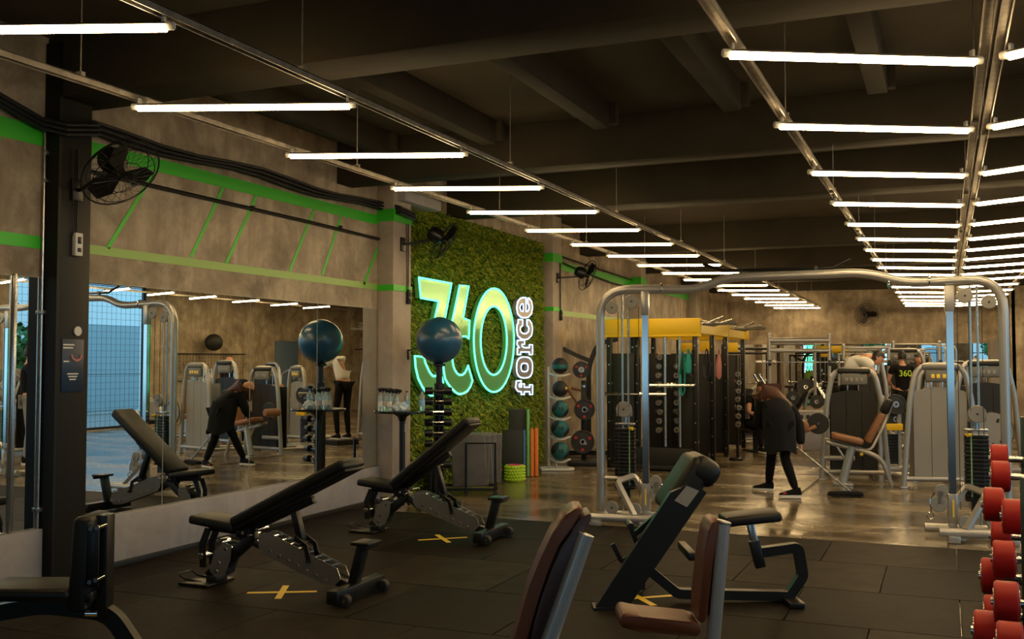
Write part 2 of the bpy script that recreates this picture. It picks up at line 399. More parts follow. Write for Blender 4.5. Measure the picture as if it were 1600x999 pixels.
for s, e in wf:
    b = MB(); Y = YF - .1
    for q in (s + .03, (s + e) / 2, e - .03): b.box((q, Y, 1.775), (.05, .06, 1.95))
    for z in (.83, 2.1, 2.72): b.box(((s + e) / 2, Y, z), (e - s, .06, .05))
    struct(b.build('window_%d' % n, 'black_metal', smooth=False)); n += 1
# outside the windows: pavement, a pale building with a roller door, trees
b = MB(); b.box((16, 13, -.15), (19.5, 50, .1)); b.box((0, -14, -.15), (60, 19, .1)); struct(b.build('floor_pavement', 'pavement', smooth=False))
bl = thing('building', 'pale blue building across the street, seen in the mirror', 'building', (14, 27, 0))
b = MB(); b.box((1, 0, 3.5), (3, 13, 7.2)); b.build('facade_wall', 'facade', bl, smooth=False)
b = MB(); b.box((-.53, -1.5, 1.4), (.08, 2.6, 2.8)); b.build('roller_door', 'facade_door', bl, smooth=False)
def tree(x, y, h, s):
    t = thing('tree', 'green street tree outside the windows, reflected in the mirror', 'tree', (x, y, -.1), 0, 'street trees')
    b = MB(); b.cyl((0, 0, 0), (0, 0, h), .16, .1, 8); b.build('trunk', 'black_column', t)
    rd = random.Random(s); b = MB()
    for k in range(1500):
        a = rd.uniform(0, 6.28); u = rd.uniform(-1, 1); r = rd.uniform(.45, 1) * 1.35; c = Vector((math.cos(a) * math.sqrt(1 - u * u) * r, math.sin(a) * math.sqrt(1 - u * u) * r, h + .8 + u * r * .8))
        F = Matrix.Translation(c) @ frame_to((rd.uniform(-1, 1), rd.uniform(-1, 1), rd.uniform(-1, 1)))
        b.add([(-.07, -.05, 0), (.07, -.05, .01), (.09, .04, 0), (0, .1, .015), (-.08, .04, 0)], [[0, 1, 2, 3, 4]], F)
    b.build('foliage', 'foliage', t, smooth=False)
tree(9.6, 9.5, 1.3, 1); tree(9.9, 13.4, 1.2, 2); tree(9.4, 17.6, .9, 3); tree(-5, -11, 2, 4); tree(3.5, -12, 2, 5)
bl2 = thing('building', 'pale low building in front of the shop windows, seen in the far mirror', 'building', (0, -16, 0))
b = MB(); b.box((2, -1, 2.6), (9, 3, 5.2)); b.build('facade_wall', 'facade', bl2, smooth=False)
b = MB(); b.box((0, .53, 1.3), (2.4, .08, 2.6)); b.build('roller_door', 'facade_door', bl2, smooth=False)

t = thing('window_net', 'thin black safety net stretched inside the big right-hand window, seen in the mirror', 'net', (RX_ - .02, 17.3, 1.7))
b = MB()
for k in range(28): b.box((0, -2 + k * .148, 0), (.004, .005, 3.3))
for k in range(23): b.box((0, 0, -1.63 + k * .148), (.004, 4.0, .005))
b.build('net_mesh', 'net', t, smooth=False)
b = MB(); b.box((0, 0, 1.66), (.02, 4.0, .02)); b.box((0, 0, -.4), (.012, 4.0, .012)); b.build('net_rope', 'net', t, smooth=False)
# ------------------------------------------------------------------ mirrors
def mirror(p0, p1, z0, z1, label, nrm):
    """upright mirror sheet between floor points p0 and p1"""
    p0 = Vector((*p0, 0)); p1 = Vector((*p1, 0)); c = (p0 + p1) / 2; d = (p1 - p0).normalized(); n_ = Vector(nrm)
    t = thing('mirror_panel', label, 'mirror', (c.x, c.y, z0), 0, 'wall mirror panels')
    L = (p1 - p0).length - .006; R = Matrix(((d.x, -n_.x, 0, 0), (d.y, -n_.y, 0, 0), (0, 0, 1, 0), (0, 0, 0, 1)))
    b = MB(); b.box((0, 0, (z1 - z0) / 2), (L, .008, z1 - z0), R=R); b.build('glass_edge', 'mirror_edge', t, smooth=False).location = n_ * .006
    b = MB(); b.add([R @ Vector((-L / 2 + .002, 0, .002)), R @ Vector((L / 2 - .002, 0, .002)), R @ Vector((L / 2 - .002, 0, z1 - z0 - .002)), R @ Vector((-L / 2 + .002, 0, z1 - z0 - .002))], [[0, 1, 2, 3]])
    b.build('reflecting_face', 'mirror_glass', t, smooth=False).location = n_ * .0115
seams = [5.65, 6.57, 7.7, 8.79, 9.99]
ml = ['mirror panel beside the dark poster column on the left wall', 'mirror panel, second right of the dark poster column', 'wide mirror panel showing the leaning sweeper, left of the blue ball reflection', 'mirror panel at the right end of the left wall mirrors, by the concrete pilaster']
for i in range(4): mirror((WX_, seams[i]), (WX_, seams[i + 1]), .42, 2.2, ml[i], (1, 0, 0))
mirror((WX_, 5.105), (WX_, 5.31), .42, 2.2, 'narrow mirror strip left of the dark poster column', (1, 0, 0))
mirror((WX_, 4.2), (WX_, 5.075), .42, 2.2, 'mirror panel at the left edge of the photo', (1, 0, 0))
b = MB(); b.box((WX_ + .02, 5.09, 1.31), (.03, .026, 1.8), .004); struct(b.build('trim_42', 'silver_metal'))
for i, (x0, x1) in enumerate([(-5.9, -4.6), (-4.6, -3.3), (-3.3, -2.0), (-2.0, -.7), (-.7, .3), (.3, 1.1)]):
    mirror((x1, YB), (x0, YB), .3, 2.1, 'far wall mirror panel, %s from the left corner of the room' % ORD[i], (0, -1, 0))
b = MB(); b.box((1.3, YB - .06, 1.1), (.3, .1, 2.2), .004); struct(b.build('trim_40', 'plinth_concrete'))

# ------------------------------------------------------------------ ceiling light rows: steel rails on drop rods, tubes laid across
B1 = [(-4.42, -3.22), 3.12, .5]
def rail(x, z, y0, y1, label, hang):
    t = thing('light_rail', label, 'light rail', (x, y0, z), 0, 'steel rails of the ceiling lights')
    b = MB()
    for dx, dz, w, h in ((0, .022, .05, .006), (-.022, .006, .006, .036), (.022, .006, .006, .036)):
        b.box((dx, (y1 - y0) / 2, dz + .05), (w, y1 - y0, h))
    b.build('channel', 'rail_metal', t, smooth=False)
    for y in hang:
        b = MB(); b.cyl((0, y - y0, .05), (0, y - y0, CEIL - z), .004, n=6); b.box((0, y - y0, .075), (.04, .03, .05)); b.build('drop_rod', 'rail_metal', t)
hg = lambda a, st: [a + st * i for i in range(12) if a + st * i < 29.3]
rail(-4.42, 3.12, 1.5, 29.8, 'steel rail carrying the left ends of the left light row', hg(4.2, 2.9))
rail(-3.22, 3.12, 1.0, 29.8, 'steel rail carrying the right ends of the left light row', hg(4.6, 2.9))
rail(-.87, 3.02, 2.0, 28, 'steel rail on the left side of the middle light row', hg(3.4, 2.9))
rail(.198, 3.02, 2.0, 28, 'left half of the double steel rail between the middle and right light rows', hg(3.9, 2.9))
rail(.262, 3.02, 2.0, 28, 'right half of the double steel rail between the middle and right light rows', hg(4.3, 2.9))
rail(1.23, 3.02, 2.0, 28, 'steel rail on the right side of the right light row', hg(3.9, 2.9))
rail(3.6, 3.12, 2.0, 28, 'inner rail of the light row by the windows, reflected in the mirror', hg(3.9, 2.9))
rail(4.8, 3.12, 2.0, 28, 'outer rail of the light row by the windows, reflected in the mirror', hg(3.9, 2.9))
def lamp(xa, ya, xb, yb, z, label, group):
    a = Vector((xa, ya, 0)); c = Vector((xb, yb, 0)); L = (c - a).length; ang = math.atan2(yb - ya, xb - xa); mid = (a + c) / 2
    t = thing('tube_light', label, 'light', (mid.x, mid.y, z), math.degrees(ang), group)
    def half(b, lo, r, x0, x1):
        n = 10; A = [(math.pi if lo else 0) + math.pi * k / n for k in range(n + 1)]; m_ = len(A)
        b.add([(x0, r * math.cos(a), r * math.sin(a)) for a in A] + [(x1, r * math.cos(a), r * math.sin(a)) for a in A], [[k, k + 1, m_ + k + 1, m_ + k] for k in range(m_ - 1)] + [list(range(m_))[::-1], [m_ + k for k in range(m_)], [0, m_, 2 * m_ - 1, m_ - 1]])
    b = MB(); half(b, True, .028, -L / 2 + .02, L / 2 - .02); b.build('glowing_tube', 'tube_glow', t)
    b = MB(); half(b, False, .0275, -L / 2 + .02, L / 2 - .02); o = b.build('housing', 'rail_metal', t); o.location.z = .0015; o.scale.z = .6
    for sg in (-1, 1):
        b = MB(); b.cyl((sg * (L / 2 - .025), 0, 0), (sg * (L / 2 + .02), 0, 0), .02, n=10, bev=.004); b.box((sg * (L / 2 - .03), 0, .03), (.012, .03, .035)); b.build('end_cap', 'white_plastic', t)
rows1 = [3.55 + 1.535 * i for i in range(18)]
for i, y in enumerate(rows1):
    lamp(-4.42, y - .47, -3.2, y, 3.12, 'glowing white ceiling tube, %s from the front in the left light row' % ORD[i], 'tubes of the left light row')
rows2 = [3.1, 4.62, 6.16, 7.8, 9.4, 10.88, 12.24, 13.5, 14.8, 16.1, 17.4, 18.8, 20.4, 22.0, 23.5, 24.9, 26.2, 27.4]
for i, y in enumerate(rows2):
    lamp(-.9, y, .17, y + .58, 3.02, 'glowing white ceiling tube, %s from the front in the middle light row' % ORD[i], 'tubes of the middle light row')
    lamp(.28, y + .54, 1.26, y + .02, 3.02, 'glowing white ceiling tube, %s from the front in the right light row' % ORD[i], 'tubes of the right light row')
    if i < 15: lamp(3.6, y, 4.8, y + .5, 3.12, 'glowing ceiling tube by the windows, %s from the front, reflected in the mirror' % ORD[i], 'tubes of the window-side light row')
# ================================================================== SIGN AND GRASS WALL
def grass_wall():
    import numpy as np
    rs = np.random.RandomState(3); Y0, Y1, Z0, Z1 = 10.44, 15.08, .02, 3.5; N_ = 46000
    y = rs.uniform(Y0 + .01, Y1 - .01, N_); z = rs.uniform(Z0, Z1, N_); x = np.full(N_, WX_ + .03)
    ln = rs.uniform(.045, .1, N_); w = rs.uniform(.0045, .009, N_)
    dy = rs.normal(0, .55, N_); dz = rs.normal(-.45, .5, N_); dx = rs.uniform(.5, 1.0, N_)
    d = np.stack([dx, dy, dz], 1); d /= np.linalg.norm(d, axis=1)[:, None]
    a = rs.uniform(0, 6.28, N_); s = np.stack([np.zeros(N_), np.cos(a), np.sin(a)], 1)
    s -= d * (s * d).sum(1)[:, None]; s /= np.linalg.norm(s, axis=1)[:, None]
    p = np.stack([x, y, z], 1); drop = np.array([0, 0, -.35])
    m_ = p + d * (ln * .55)[:, None]; t = p + d * ln[:, None] + drop * ln[:, None] * .6
    V = np.empty((N_, 5, 3)); V[:, 0] = p - s * w[:, None] * .7; V[:, 1] = p + s * w[:, None] * .7; V[:, 2] = m_ + s * w[:, None]; V[:, 3] = m_ - s * w[:, None]; V[:, 4] = t
    verts = V.reshape(-1, 3); base = np.arange(N_)[:, None] * 5
    q = (base + np.array([[0, 1, 2, 3]])).reshape(-1, 4); tr = (base + np.array([[3, 2, 4]])).reshape(-1, 3)
    me = bpy.data.meshes.new('grass'); me.from_pydata(verts.tolist(), [], q.tolist() + tr.tolist())
    m = bpy.data.materials.new('grass_blades'); m.use_nodes = True; nt = m.node_tree; b = nt.nodes['Principled BSDF']; b.inputs['Roughness'].default_value = .45
    tc = nt.nodes.new('ShaderNodeTexCoord'); n1 = nt.nodes.new('ShaderNodeTexNoise'); n1.inputs['Scale'].default_value = 22; n1.inputs['Detail'].default_value = 5
    r = nt.nodes.new('ShaderNodeValToRGB'); e = r.color_ramp.elements; e[0].position = .36; e[0].color = (.05, .13, .01, 1); e[1].position = .66; e[1].color = (.62, .55, .05, 1)
    k = r.color_ramp.elements.new(.5); k.color = (.24, .36, .02, 1)
    nt.links.new(tc.outputs['Object'], n1.inputs['Vector']); nt.links.new(n1.outputs['Fac'], r.inputs['Fac']); nt.links.new(r.outputs['Color'], b.inputs['Base Color'])
    me.materials.append(m); o = bpy.data.objects.new('grass_wall', me); COL.objects.link(o)
    tag(o, 'artificial grass covering the wall bay behind the neon sign', 'grass', kind='stuff')
    b = MB(); b.box((WX_ + .015, (Y0 + Y1) / 2, (Z0 + Z1) / 2), (.03, Y1 - Y0, Z1 - Z0)); b.build('turf_backing', 'turf_backing', o, smooth=False)
mat('turf_backing', (.02, .045, .008), .9)
grass_wall()
LX = -5.80
def trace(pts): return [onX(px, py, LX) for px, py in pts]
def sign_char(name, loops, label, face='letter_green', neon='neon_teal', group='characters of the neon sign', r=.013):
    """loops: list of closed outlines in (Y, Z); a second loop inside the first is a hole"""
    allp = [p for l in loops for p in l]; cy = sum(p[0] for p in allp) / len(allp); cz = sum(p[1] for p in allp) / len(allp)
    t = thing(name, label, 'sign', (LX, cy, cz), 0, group)
    b = MB()
    rel = [[(p[0] - cy, p[1] - cz) for p in l] for l in loops]
    if len(rel) == 2 and len(rel[0]) == len(rel[1]) and len(rel[0]) > 20:
        n = len(rel[0]); vs = [(.02, *p) for p in rel[0]] + [(.02, *p) for p in rel[1]] + [(-.05, *p) for p in rel[0]] + [(-.05, *p) for p in rel[1]]
        fs = []
        for i in range(n):
            j = (i + 1) % n; fs += [[i, j, n + j, n + i], [2 * n + i, 3 * n + i, 3 * n + j, 2 * n + j], [i, 2 * n + i, 2 * n + j, j], [n + i, n + j, 3 * n + j, 3 * n + i]]
        b.add(vs, fs)
    else:
        for l in rel:
            n = len(l); vs = [(.02, *p) for p in l] + [(-.05, *p) for p in l]
            b.add(vs, [list(range(n)), [n + i for i in range(n)][::-1]] + [[i, n + i, n + (i + 1) % n, (i + 1) % n] for i in range(n)])
    b.build('letter_face', face, t, smooth=False)
    for l in rel:
        b = MB(); b.tube([(.022, *p) for p in l], r, 6, closed=True); b.build('neon_outline', neon, t)
    return t
def smooth_loop(pts, it=1):
    for _ in range(it):
        q = []
        for i in range(len(pts)):
            a, c = pts[i], pts[(i + 1) % len(pts)]; q += [(a[0] * .8 + c[0] * .2, a[1] * .8 + c[1] * .2), (a[0] * .2 + c[0] * .8, a[1] * .2 + c[1] * .8)]
        pts = q
    return pts
three_top = [(652, 434), (703, 443), (692, 502), (697, 512), (700, 530), (694, 545), (684, 545), (678, 534), (672, 522), (677, 498), (683, 471), (655, 466)]
three_bowl = [(645.5, 556.5), (660, 558), (662, 567), (666, 576), (669.5, 583), (674, 588), (678, 588), (682, 585), (685, 581), (690, 597), (688.5, 608), (684, 613), (678, 617), (671, 618.5), (664, 614), (657.5, 605), (651, 592), (647, 575)]
sign_char('sign_numeral', [trace(three_top), trace(three_bowl)], 'glowing green numeral 3, left end of the neon sign on the grass wall')
six = [(716, 446), (730, 447), (721.5, 496), (725, 499), (731.4, 501), (730, 530), (726, 526), (719, 526), (712, 535), (706, 550), (704.5, 563), (706, 572), (708.5, 579), (712, 584), (716, 586.5), (720, 586), (724, 583), (727, 577), (729, 571), (736, 595), (733, 604), (728, 611.5), (722, 615), (715, 616.5), (709, 613), (703, 607), (697.5, 600), (693, 592), (691, 580), (690, 567), (696, 540), (704, 503)]
sign_char('sign_numeral', [trace(six)], 'glowing green numeral 6, second figure of the neon sign, partly behind the ball')
el = lambda cx, cy, ax, ay: [(cx + ax * math.cos(2 * math.pi * k / 48), cy + ay * math.sin(2 * math.pi * k / 48)) for k in range(48)]
sign_char('sign_numeral', [trace(el(769.5, 532, 31.5, 81)), trace(el(769.3, 532.5, 20.5, 53.5))], 'glowing green oval numeral 0 of the neon sign')
# the word "force" running upwards, slab letters: polygons in letter space (x right 0..1, z up), turned 90 degrees on the wall
def word_letter(ch, y0, y1, label):
    """slab serif letter drawn in a unit cell, then laid on its side between pixel rows y0 (its left) and y1 (its right)"""
    S = {'f': [[(.05, 0), (.72, 0), (.72, .18), (.55, .18), (.55, .52), (.78, .52), (.78, .7), (.55, .7), (.58, .84), (.75, .84), (.78, .72), (1, .72), (.97, 1.02), (.5, 1.06), (.27, .92), (.24, .7), (.05, .7), (.05, .52), (.24, .52), (.24, .18), (.05, .18)]],
         'r': [[(.02, 0), (.7, 0), (.7, .2), (.5, .2), (.5, .5), (.6, .68), (.72, .66), (.72, .5), (1, .5), (1, .95), (.72, .97), (.48, .82), (.48, .95), (.02, .95), (.02, .75), (.2, .75), (.2, .2), (.02, .2)]]}
    def ell(a, b_): return [(.5 + a * math.copysign(abs(math.cos(q)) ** .75, math.cos(q)), .5 + b_ * math.copysign(abs(math.sin(q)) ** .75, math.sin(q))) for q in [2 * math.pi * k / 28 for k in range(28)]]
    loops = S.get(ch)
    if ch == 'o': loops = [ell(.5, .5), ell(.2, .22)]
    if ch == 'c': loops = [[(.98, .62), (.98, .9), (.8, .9), (.74, .96), (.5, 1), (.2, .93), (.03, .72), (0, .5), (.03, .28), (.2, .07), (.5, 0), (.8, .06), (.97, .22), (.97, .36), (.68, .34), (.62, .25), (.5, .22), (.37, .28), (.3, .4), (.29, .5), (.3, .6), (.37, .72), (.5, .78), (.62, .74), (.68, .62)]]
    if ch == 'e': loops = [[(1, .42), (1, .55), (.96, .75), (.8, .93), (.5, 1), (.2, .93), (.03, .72), (0, .5), (.03, .28), (.2, .07), (.5, 0), (.8, .06), (.97, .22), (.97, .3), (.7, .3), (.62, .23), (.5, .2), (.37, .25), (.3, .36), (.3, .42)], [(.3, .6), (.34, .72), (.5, .8), (.66, .72), (.7, .6)]]
    px0, px1 = 805, 830
    f = lambda u, v: onX(px1 - (1 - 0) * 0 - (px1 - px0) * (v) if False else px0 + (px1 - px0) * (1 - v), y0 + (y1 - y0) * u, LX)
    # reading direction is upwards: letter x goes from y0 (low) to y1 (high), letter top points left
    L = [[f(u, v) for u, v in l] for l in loops]
    if ch == 'e': L = [L[0], L[1]]
    return sign_char('sign_letter', L, label, 'letter_grey', 'neon_white', 'letters of the word force', r=.0105)
for ch, y0, y1, lab in (('f', 618, 595, 'glowing white letter f, lowest of the upright word force'), ('o', 591, 558, 'glowing white letter o, second from the bottom of the word force'),
                        ('r', 555, 532, 'glowing white letter r in the middle of the upright word force'), ('c', 531, 499, 'glowing white letter c, second from the top of the word force'),
                        ('e', 497, 465, 'glowing white letter e at the top of the upright word force')):
    word_letter(ch, y0, y1, lab)

# ================================================================== WALL FITTINGS
def wall_fan(loc, aim, label, post=None, r=.29):
    t = thing('wall_fan', label, 'fan', loc, 0, 'black wall fans')
    F = frame_to(aim); z = Vector(aim).normalized()
    b = MB(); b.M = F
    for q, rr in ((.0, r), (.045, r * .8), (.06, r * .45), (-.045, r * .8)):
        b.tube([(rr * math.cos(a * math.pi / 16), rr * math.sin(a * math.pi / 16), q) for a in range(32)], .0032 if rr < r else .006, 5, closed=True)
    for k in range(26):
        a = k * 2 * math.pi / 26; c, s_ = math.cos(a), math.sin(a); a2 = a + .25; c2, s2 = math.cos(a2), math.sin(a2)
        b.tube([(c * r * .2, s_ * r * .2, .065), (c * r * .8, s_ * r * .8, .045), (c2 * r, s2 * r, 0), (c * r * .8, s_ * r * .8, -.045), (c * r * .25, s_ * r * .25, -.06)], .0016, 4)
    b.build('wire_guard', 'black_rod', t)
    b = MB(); b.M = F
    for k in range(3):
        A = rot('Z', k * 120)
        vs = [A @ Vector(p) for p in ((.03, -.02, -.02), (.03, .03, .015), (r * .5, .1, .02), (r * .85, .06, .015), (r * .86, -.05, -.015), (r * .5, -.06, -.02))]
        b.add(vs + [v + Vector((0, 0, .004)) for v in vs], [[0, 1, 2, 3, 4, 5], [11, 10, 9, 8, 7, 6]] + [[i, i + 6, (i + 1) % 6 + 6, (i + 1) % 6] for i in range(6)])
    b.cyl((0, 0, -.02), (0, 0, .03), .035); b.build('blades', 'black_metal', t)
    b = MB(); b.M = F; b.lathe([(.02, .0), (.05, -.04), (.09, -.07), (.095, -.16), (.07, -.21), (.03, -.22)], 20, cap=True); b.build('motor', 'black_metal', t)
    if post is not None:
        b = MB(); p = Vector(post) - Vector(loc); m_ = z * -.17
        b.tube([tuple(m_), tuple(m_ + Vector((0, 0, -.08))), tuple(p + Vector((.05, 0, 0))), tuple(p)], .014, 8, bend=.03); b.box(p + Vector((.01, 0, 0)), (.02, .09, .16), .004); b.build('wall_bracket', 'black_metal', t)
    return t
wall_fan((-5.35, 5.46, 2.94), (.74, -.08, -.72), 'black wall fan with wire guard on the dark poster column', (P1X, 5.5, 2.85))
wall_fan((-5.45, 10.7, 3.03), (.55, .6, -.5), 'black wall fan at the top left corner of the grass wall', (PX, 10.2, 2.95), .26)
wall_fan((-5.4, 15.8, 3.02), (.6, .6, -.3), 'black wall fan on the pilaster right of the grass wall', (PX, 15.3, 2.95), .26)
wall_fan((-2.0, 30.22, 2.92), (.1, -1, -.15), 'round black fan high on the far wall', (-2.0, 30.48, 2.9), .32)
def cordbox(y, zt, zb, label, col='white_plastic', X=PX):
    t = thing('switch_box', label, 'switch', (X, y, zb), 0, 'fan switches on the pilasters')
    b = MB(); b.box((.02, 0, 0), (.04, .07, .17), .008); b.build('housing', col, t)
    b = MB(); b.box((.042, 0, .03), (.012, .03, .05), .004); b.build('rocker_switch', 'black_metal', t); b = MB(); b.box((.042, 0, -.04), (.012, .03, .03), .004); b.build('socket', 'black_metal', t)
    b = MB(); b.tube([(.012, 0, .08), (.012, 0, zt - zb)], .007, 6); b.tube([(.012, -.03, .05), (.02, -.05, .2), (.012, -.05, zt - zb)], .005, 6); b.build('cable', 'black_rubber', t)
cordbox(5.5, 3.15, 2.45, 'white switch box with a hanging cord on the dark poster column', X=P1X)
cordbox(10.33, 3.2, 2.35, 'black switch box hanging on the pilaster left of the grass wall', 'black_metal')
cordbox(15.42, 3.2, 2.35, 'black switch box hanging on the pilaster right of the grass wall', 'black_metal')
# cables and pipes along the wall
b = MB(); b.tube([(WX_ + .03, y, z) for y, z in ((5.6, 3.04), (7, 3.03), (8.6, 3.02), (9.99, 3.0))], .016, 8)
for y in (6.2, 7.7, 9.2): b.box((WX_ + .02, y, 3.03), (.04, .03, .05))
tag(b.build('conduit_pipe', 'black_metal'), 'thin black conduit pipe under the green band on the left wall', 'pipe')
b = MB()
for k, off in enumerate((0, .035, .07)):
    pts = [(WX_ + .05 + .0 * k, 5.6 + i * .44, 3.42 - off - .05 * math.sin(i * .63 + k * .2) ** 2) for i in range(11)] + [(PX + .06, 10.05, 3.36 - off), (PX + .06, 10.4, 3.33 - off)]
    pts = [(WX_ + .05, 4.3, 3.5 - off), (WX_ + .06, 4.9, 3.42 - off), (WX_ + .06, 5.25, 3.33 - off), (P1X + .04, 5.36, 3.3 - off), (P1X + .04, 5.66, 3.36 - off)] + pts
    b.tube(pts, .016, 6)
tag(b.build('cable_bundle', 'black_rubber'), 'sagging bundle of black cables above the green band on the left wall', 'cable')
b = MB(); b.tube([(WX_ + .05, 15.52, 3.3), (WX_ + .05, 17, 3.2), (WX_ + .05, 18.8, 3.12), (WX_ + .05, 20.15, 3.1)], .014, 6); b.tube([(WX_ + .05, 15.52, 3.38), (WX_ + .05, 17.5, 3.33), (WX_ + .05, 20.15, 3.28)], .012, 6)
tag(b.build('cable_bundle', 'black_rubber'), 'thin black cables on the wall right of the grass wall', 'cable')
b = MB(); b.tube([(-5.925, 5.315, .1), (-5.925, 5.315, 3.3)], .009, 8)
for z in (.55, 1.95, 2.9, 3.1): b.box((-5.92, 5.32, z), (.035, .03, .03), .003)
tag(b.build('conduit_pipe', 'silver_metal'), 'thin vertical conduit with clips on the black column edge', 'pipe')
b = MB(); b.box((PX - .05, 10.55, 3.5), (.3, .9, .12), .01); struct(b.build('trim_41', 'plinth_concrete'))
# poster and round badge
t = thing('poster', 'dark blue poster with small white lettering on the black column', 'poster', (P1X, 5.49, 1.57))
b = MB(); b.box((.004, 0, 0), (.006, .2, .38), .001); b.build('poster_sheet', 'poster_blue' if 'poster_blue' in MATS else mat('poster_blue', (.012, .03, .07), .35).name, t)
b = MB()
for z, w, y in ((.15, .1, -.04), (.128, .09, -.045), (.03, .05, -.06), (-.06, .1, 0), (-.08, .08, 0), (-.1, .06, 0)): b.box((.0078, y, z), (.001, w, .01))
b.build('lettering', 'white_plastic', t, smooth=False)
b = MB(); b.tube([(.008, .03 + .045 * math.cos(a), .08 + .045 * math.sin(a)) for a in [math.pi + k * math.pi / 8 for k in range(9)]], .009, 6); b.build('curved_emblem', 'pink_cloth', t)
t = tag(MB().cyl((0, 0, 0), (.012, 0, 0), .035, n=24, bev=.002).build('badge', 'white_plastic', loc=(P1X, 5.53, 1.82)), 'small round white badge above the poster', 'badge')
b = MB(); b.tube([(0, 0, 0), (.1, -.02, .03), (.32, 0, .02)], .008, 6); b.box((0.008, 0, -.04), (.016, .03, .12), .003)
tag(b.build('wall_hook', 'black_metal', loc=(PX, 10.35, 1.72)), 'thin black hook arm on the pilaster left of the blue ball', 'hook')

# ================================================================== FREE-WEIGHT BENCHES
def wheel(b, c, r, w, ax=(0, 1, 0)): v = Vector(ax) * (w / 2); b.cyl(Vector(c) - v, Vector(c) + v, r, n=18, bev=.006)
def adjustable_bench(label, loc, ang, blen=.96, rz=0., seat_tilt=6):
    t = thing('adjustable_bench', label, 'bench', (*loc, 0.018), rz, 'adjustable weight benches')
    b = MB(); b.box((0, 0, 0), (.38, .28, .062), .022, seg=3); o = b.build('seat_pad', 'black_leather', t, (.1, 0, .445)); o.rotation_euler.y = math.radians(seat_tilt)
    a = math.radians(ang); c, s_ = math.cos(a), math.sin(a); hx, hz = .3, .405
    b = MB(); b.box((blen / 2, 0, .06), (blen, .28, .075), .026, seg=3); b.box((blen / 2, 0, .017), (blen - .02, .24, .02), .004); o = b.build('back_pad', 'black_leather', t, (hx, 0, hz)); o.rotation_euler.y = -a
    b = MB(); b.beam((hx - .02, 0, hz - .035), (hx + c * .62 + .02, 0, hz + s_ * .62 - .035), .05, .05, .005); b.box((hx + c * .02, 0, hz - .02), (.12, .1, .07), .008)
    b.beam((.0, 0, .40), (.28, 0, .385), .05, .05, .005); b.build('pad_carrier', 'black_metal', t)
    # strut from the back pad to the ladder
    sx, sz = hx + c * .47, hz + s_ * .47 - .06; ex, ez = .88 if ang < 33 else .86, .24
    b = MB(); b.beam((sx, 0, sz), (ex - .1, 0, ez + .12), .055, .05, .005)
    for y in (-.055, .055): b.tube([(ex - .12, y, ez + .14), (ex - .03, y, ez + .09), (ex, y, ez - .02)], .0, rect=(.012, .035))
    b.cyl((ex - .07, -.1, ez + .1), (ex - .07, .1, ez + .1), .009, n=10); b.cyl((ex, -.09, ez - .01), (ex, .09, ez - .01), .009, n=10); b.build('back_strut', 'black_metal', t)
    # main rail and rear foot
    b = MB(); b.beam((.28, 0, .36), (1.18, 0, .075), .06, .06, .005); b.beam((.0, 0, .05), (.4, 0, .37), .07, .07, .006)
    b.box((-.03, 0, .012), (.26, .3, .02), .006); b.box((.06, 0, .04), (.1, .12, .05), .01); b.build('frame', 'black_metal', t)
    b = MB()
    for y in (-.05, .05): b.tube([(.02, y, .39), (-.03, y, .28), (-.02, y, .12)], .0, rect=(.014, .05))
    b.tube([(-.02, -.07, .02), (-.18, -.07, .03), (-.22, -.07, .06), (-.22, .07, .06), (-.18, .07, .03), (-.02, .07, .02)], .006, 8, bend=.02); b.build('foot_bracket', 'black_metal', t)
    b = MB()
    for y in (-.055, .049):
        b.prism([(.04, .1), (.1, .05), (.17, .08), (.22, .2), (.23, .29), (.16, .31), (.08, .24)], y, y + .006)
        b.prism([(.46, .375), (.5, .4), (.56, .395), (1.1, .2), (1.13, .13), (1.08, .085), (.98, .09), (.5, .25), (.46, .3)], y, y + .006)
    b.build('ladder_plate', 'silver_metal', t)
    def bolt(x, z, hw, r, bev=0., nm='bolt'): b = MB(); b.cyl((x, -hw, z), (x, hw, z), r, n=12, bev=bev); b.build(nm, 'chrome', t)
    for k in range(8): bolt(.56 + k * .065, .37 - k * .0245, .049, .011, nm='ladder_rung')
    for k in range(7): bolt(.56 + k * .075, .275 - k * .027, .062, .009)
    for x, z in ((.1, .1), (.18, .26), (.12, .16), (.33, .385), (.38, .37), (.45, .335), (hx + .15, hz + .01)): bolt(x, z, .062, .012)
    bolt(-.03, .2, .07, .022, .004, 'roller'); bolt(.12, .3, .05, .03, .004, 'roller')
    # wheeled cross foot with handle post
    b = MB(); b.box((1.22, 0, .065), (.085, .6, .09), .008); b.build('cross_foot', 'black_metal', t)
    b = MB(); b.beam((1.2, 0, .1), (1.27, 0, .36), .075, .06, .004); b.box((1.29, 0, .375), (.14, .17, .025), .006); b.box((1.33, 0, .36), (.03, .17, .04), .006); b.build('handle_post', 'black_metal', t)
    for sg in (-1, 1):
        b = MB(); wheel(b, (1.285, sg * .24, .045), .04, .05); o = b.build('wheel', 'black_rubber', t)
        b2 = MB(); b2.cyl((1.285, sg * .24 - .03, .045), (1.285, sg * .24 + .03, .045), .012, n=10); b2.build('axle', 'chrome', o)
    return t
adjustable_bench('black adjustable bench with low reclined back, nearest the mirror plinth', (-4.85, 5.86), 26, 1.02)
adjustable_bench('black adjustable bench with steep back, in front of the grass wall', (-4.93, 8.22), 38, .99)
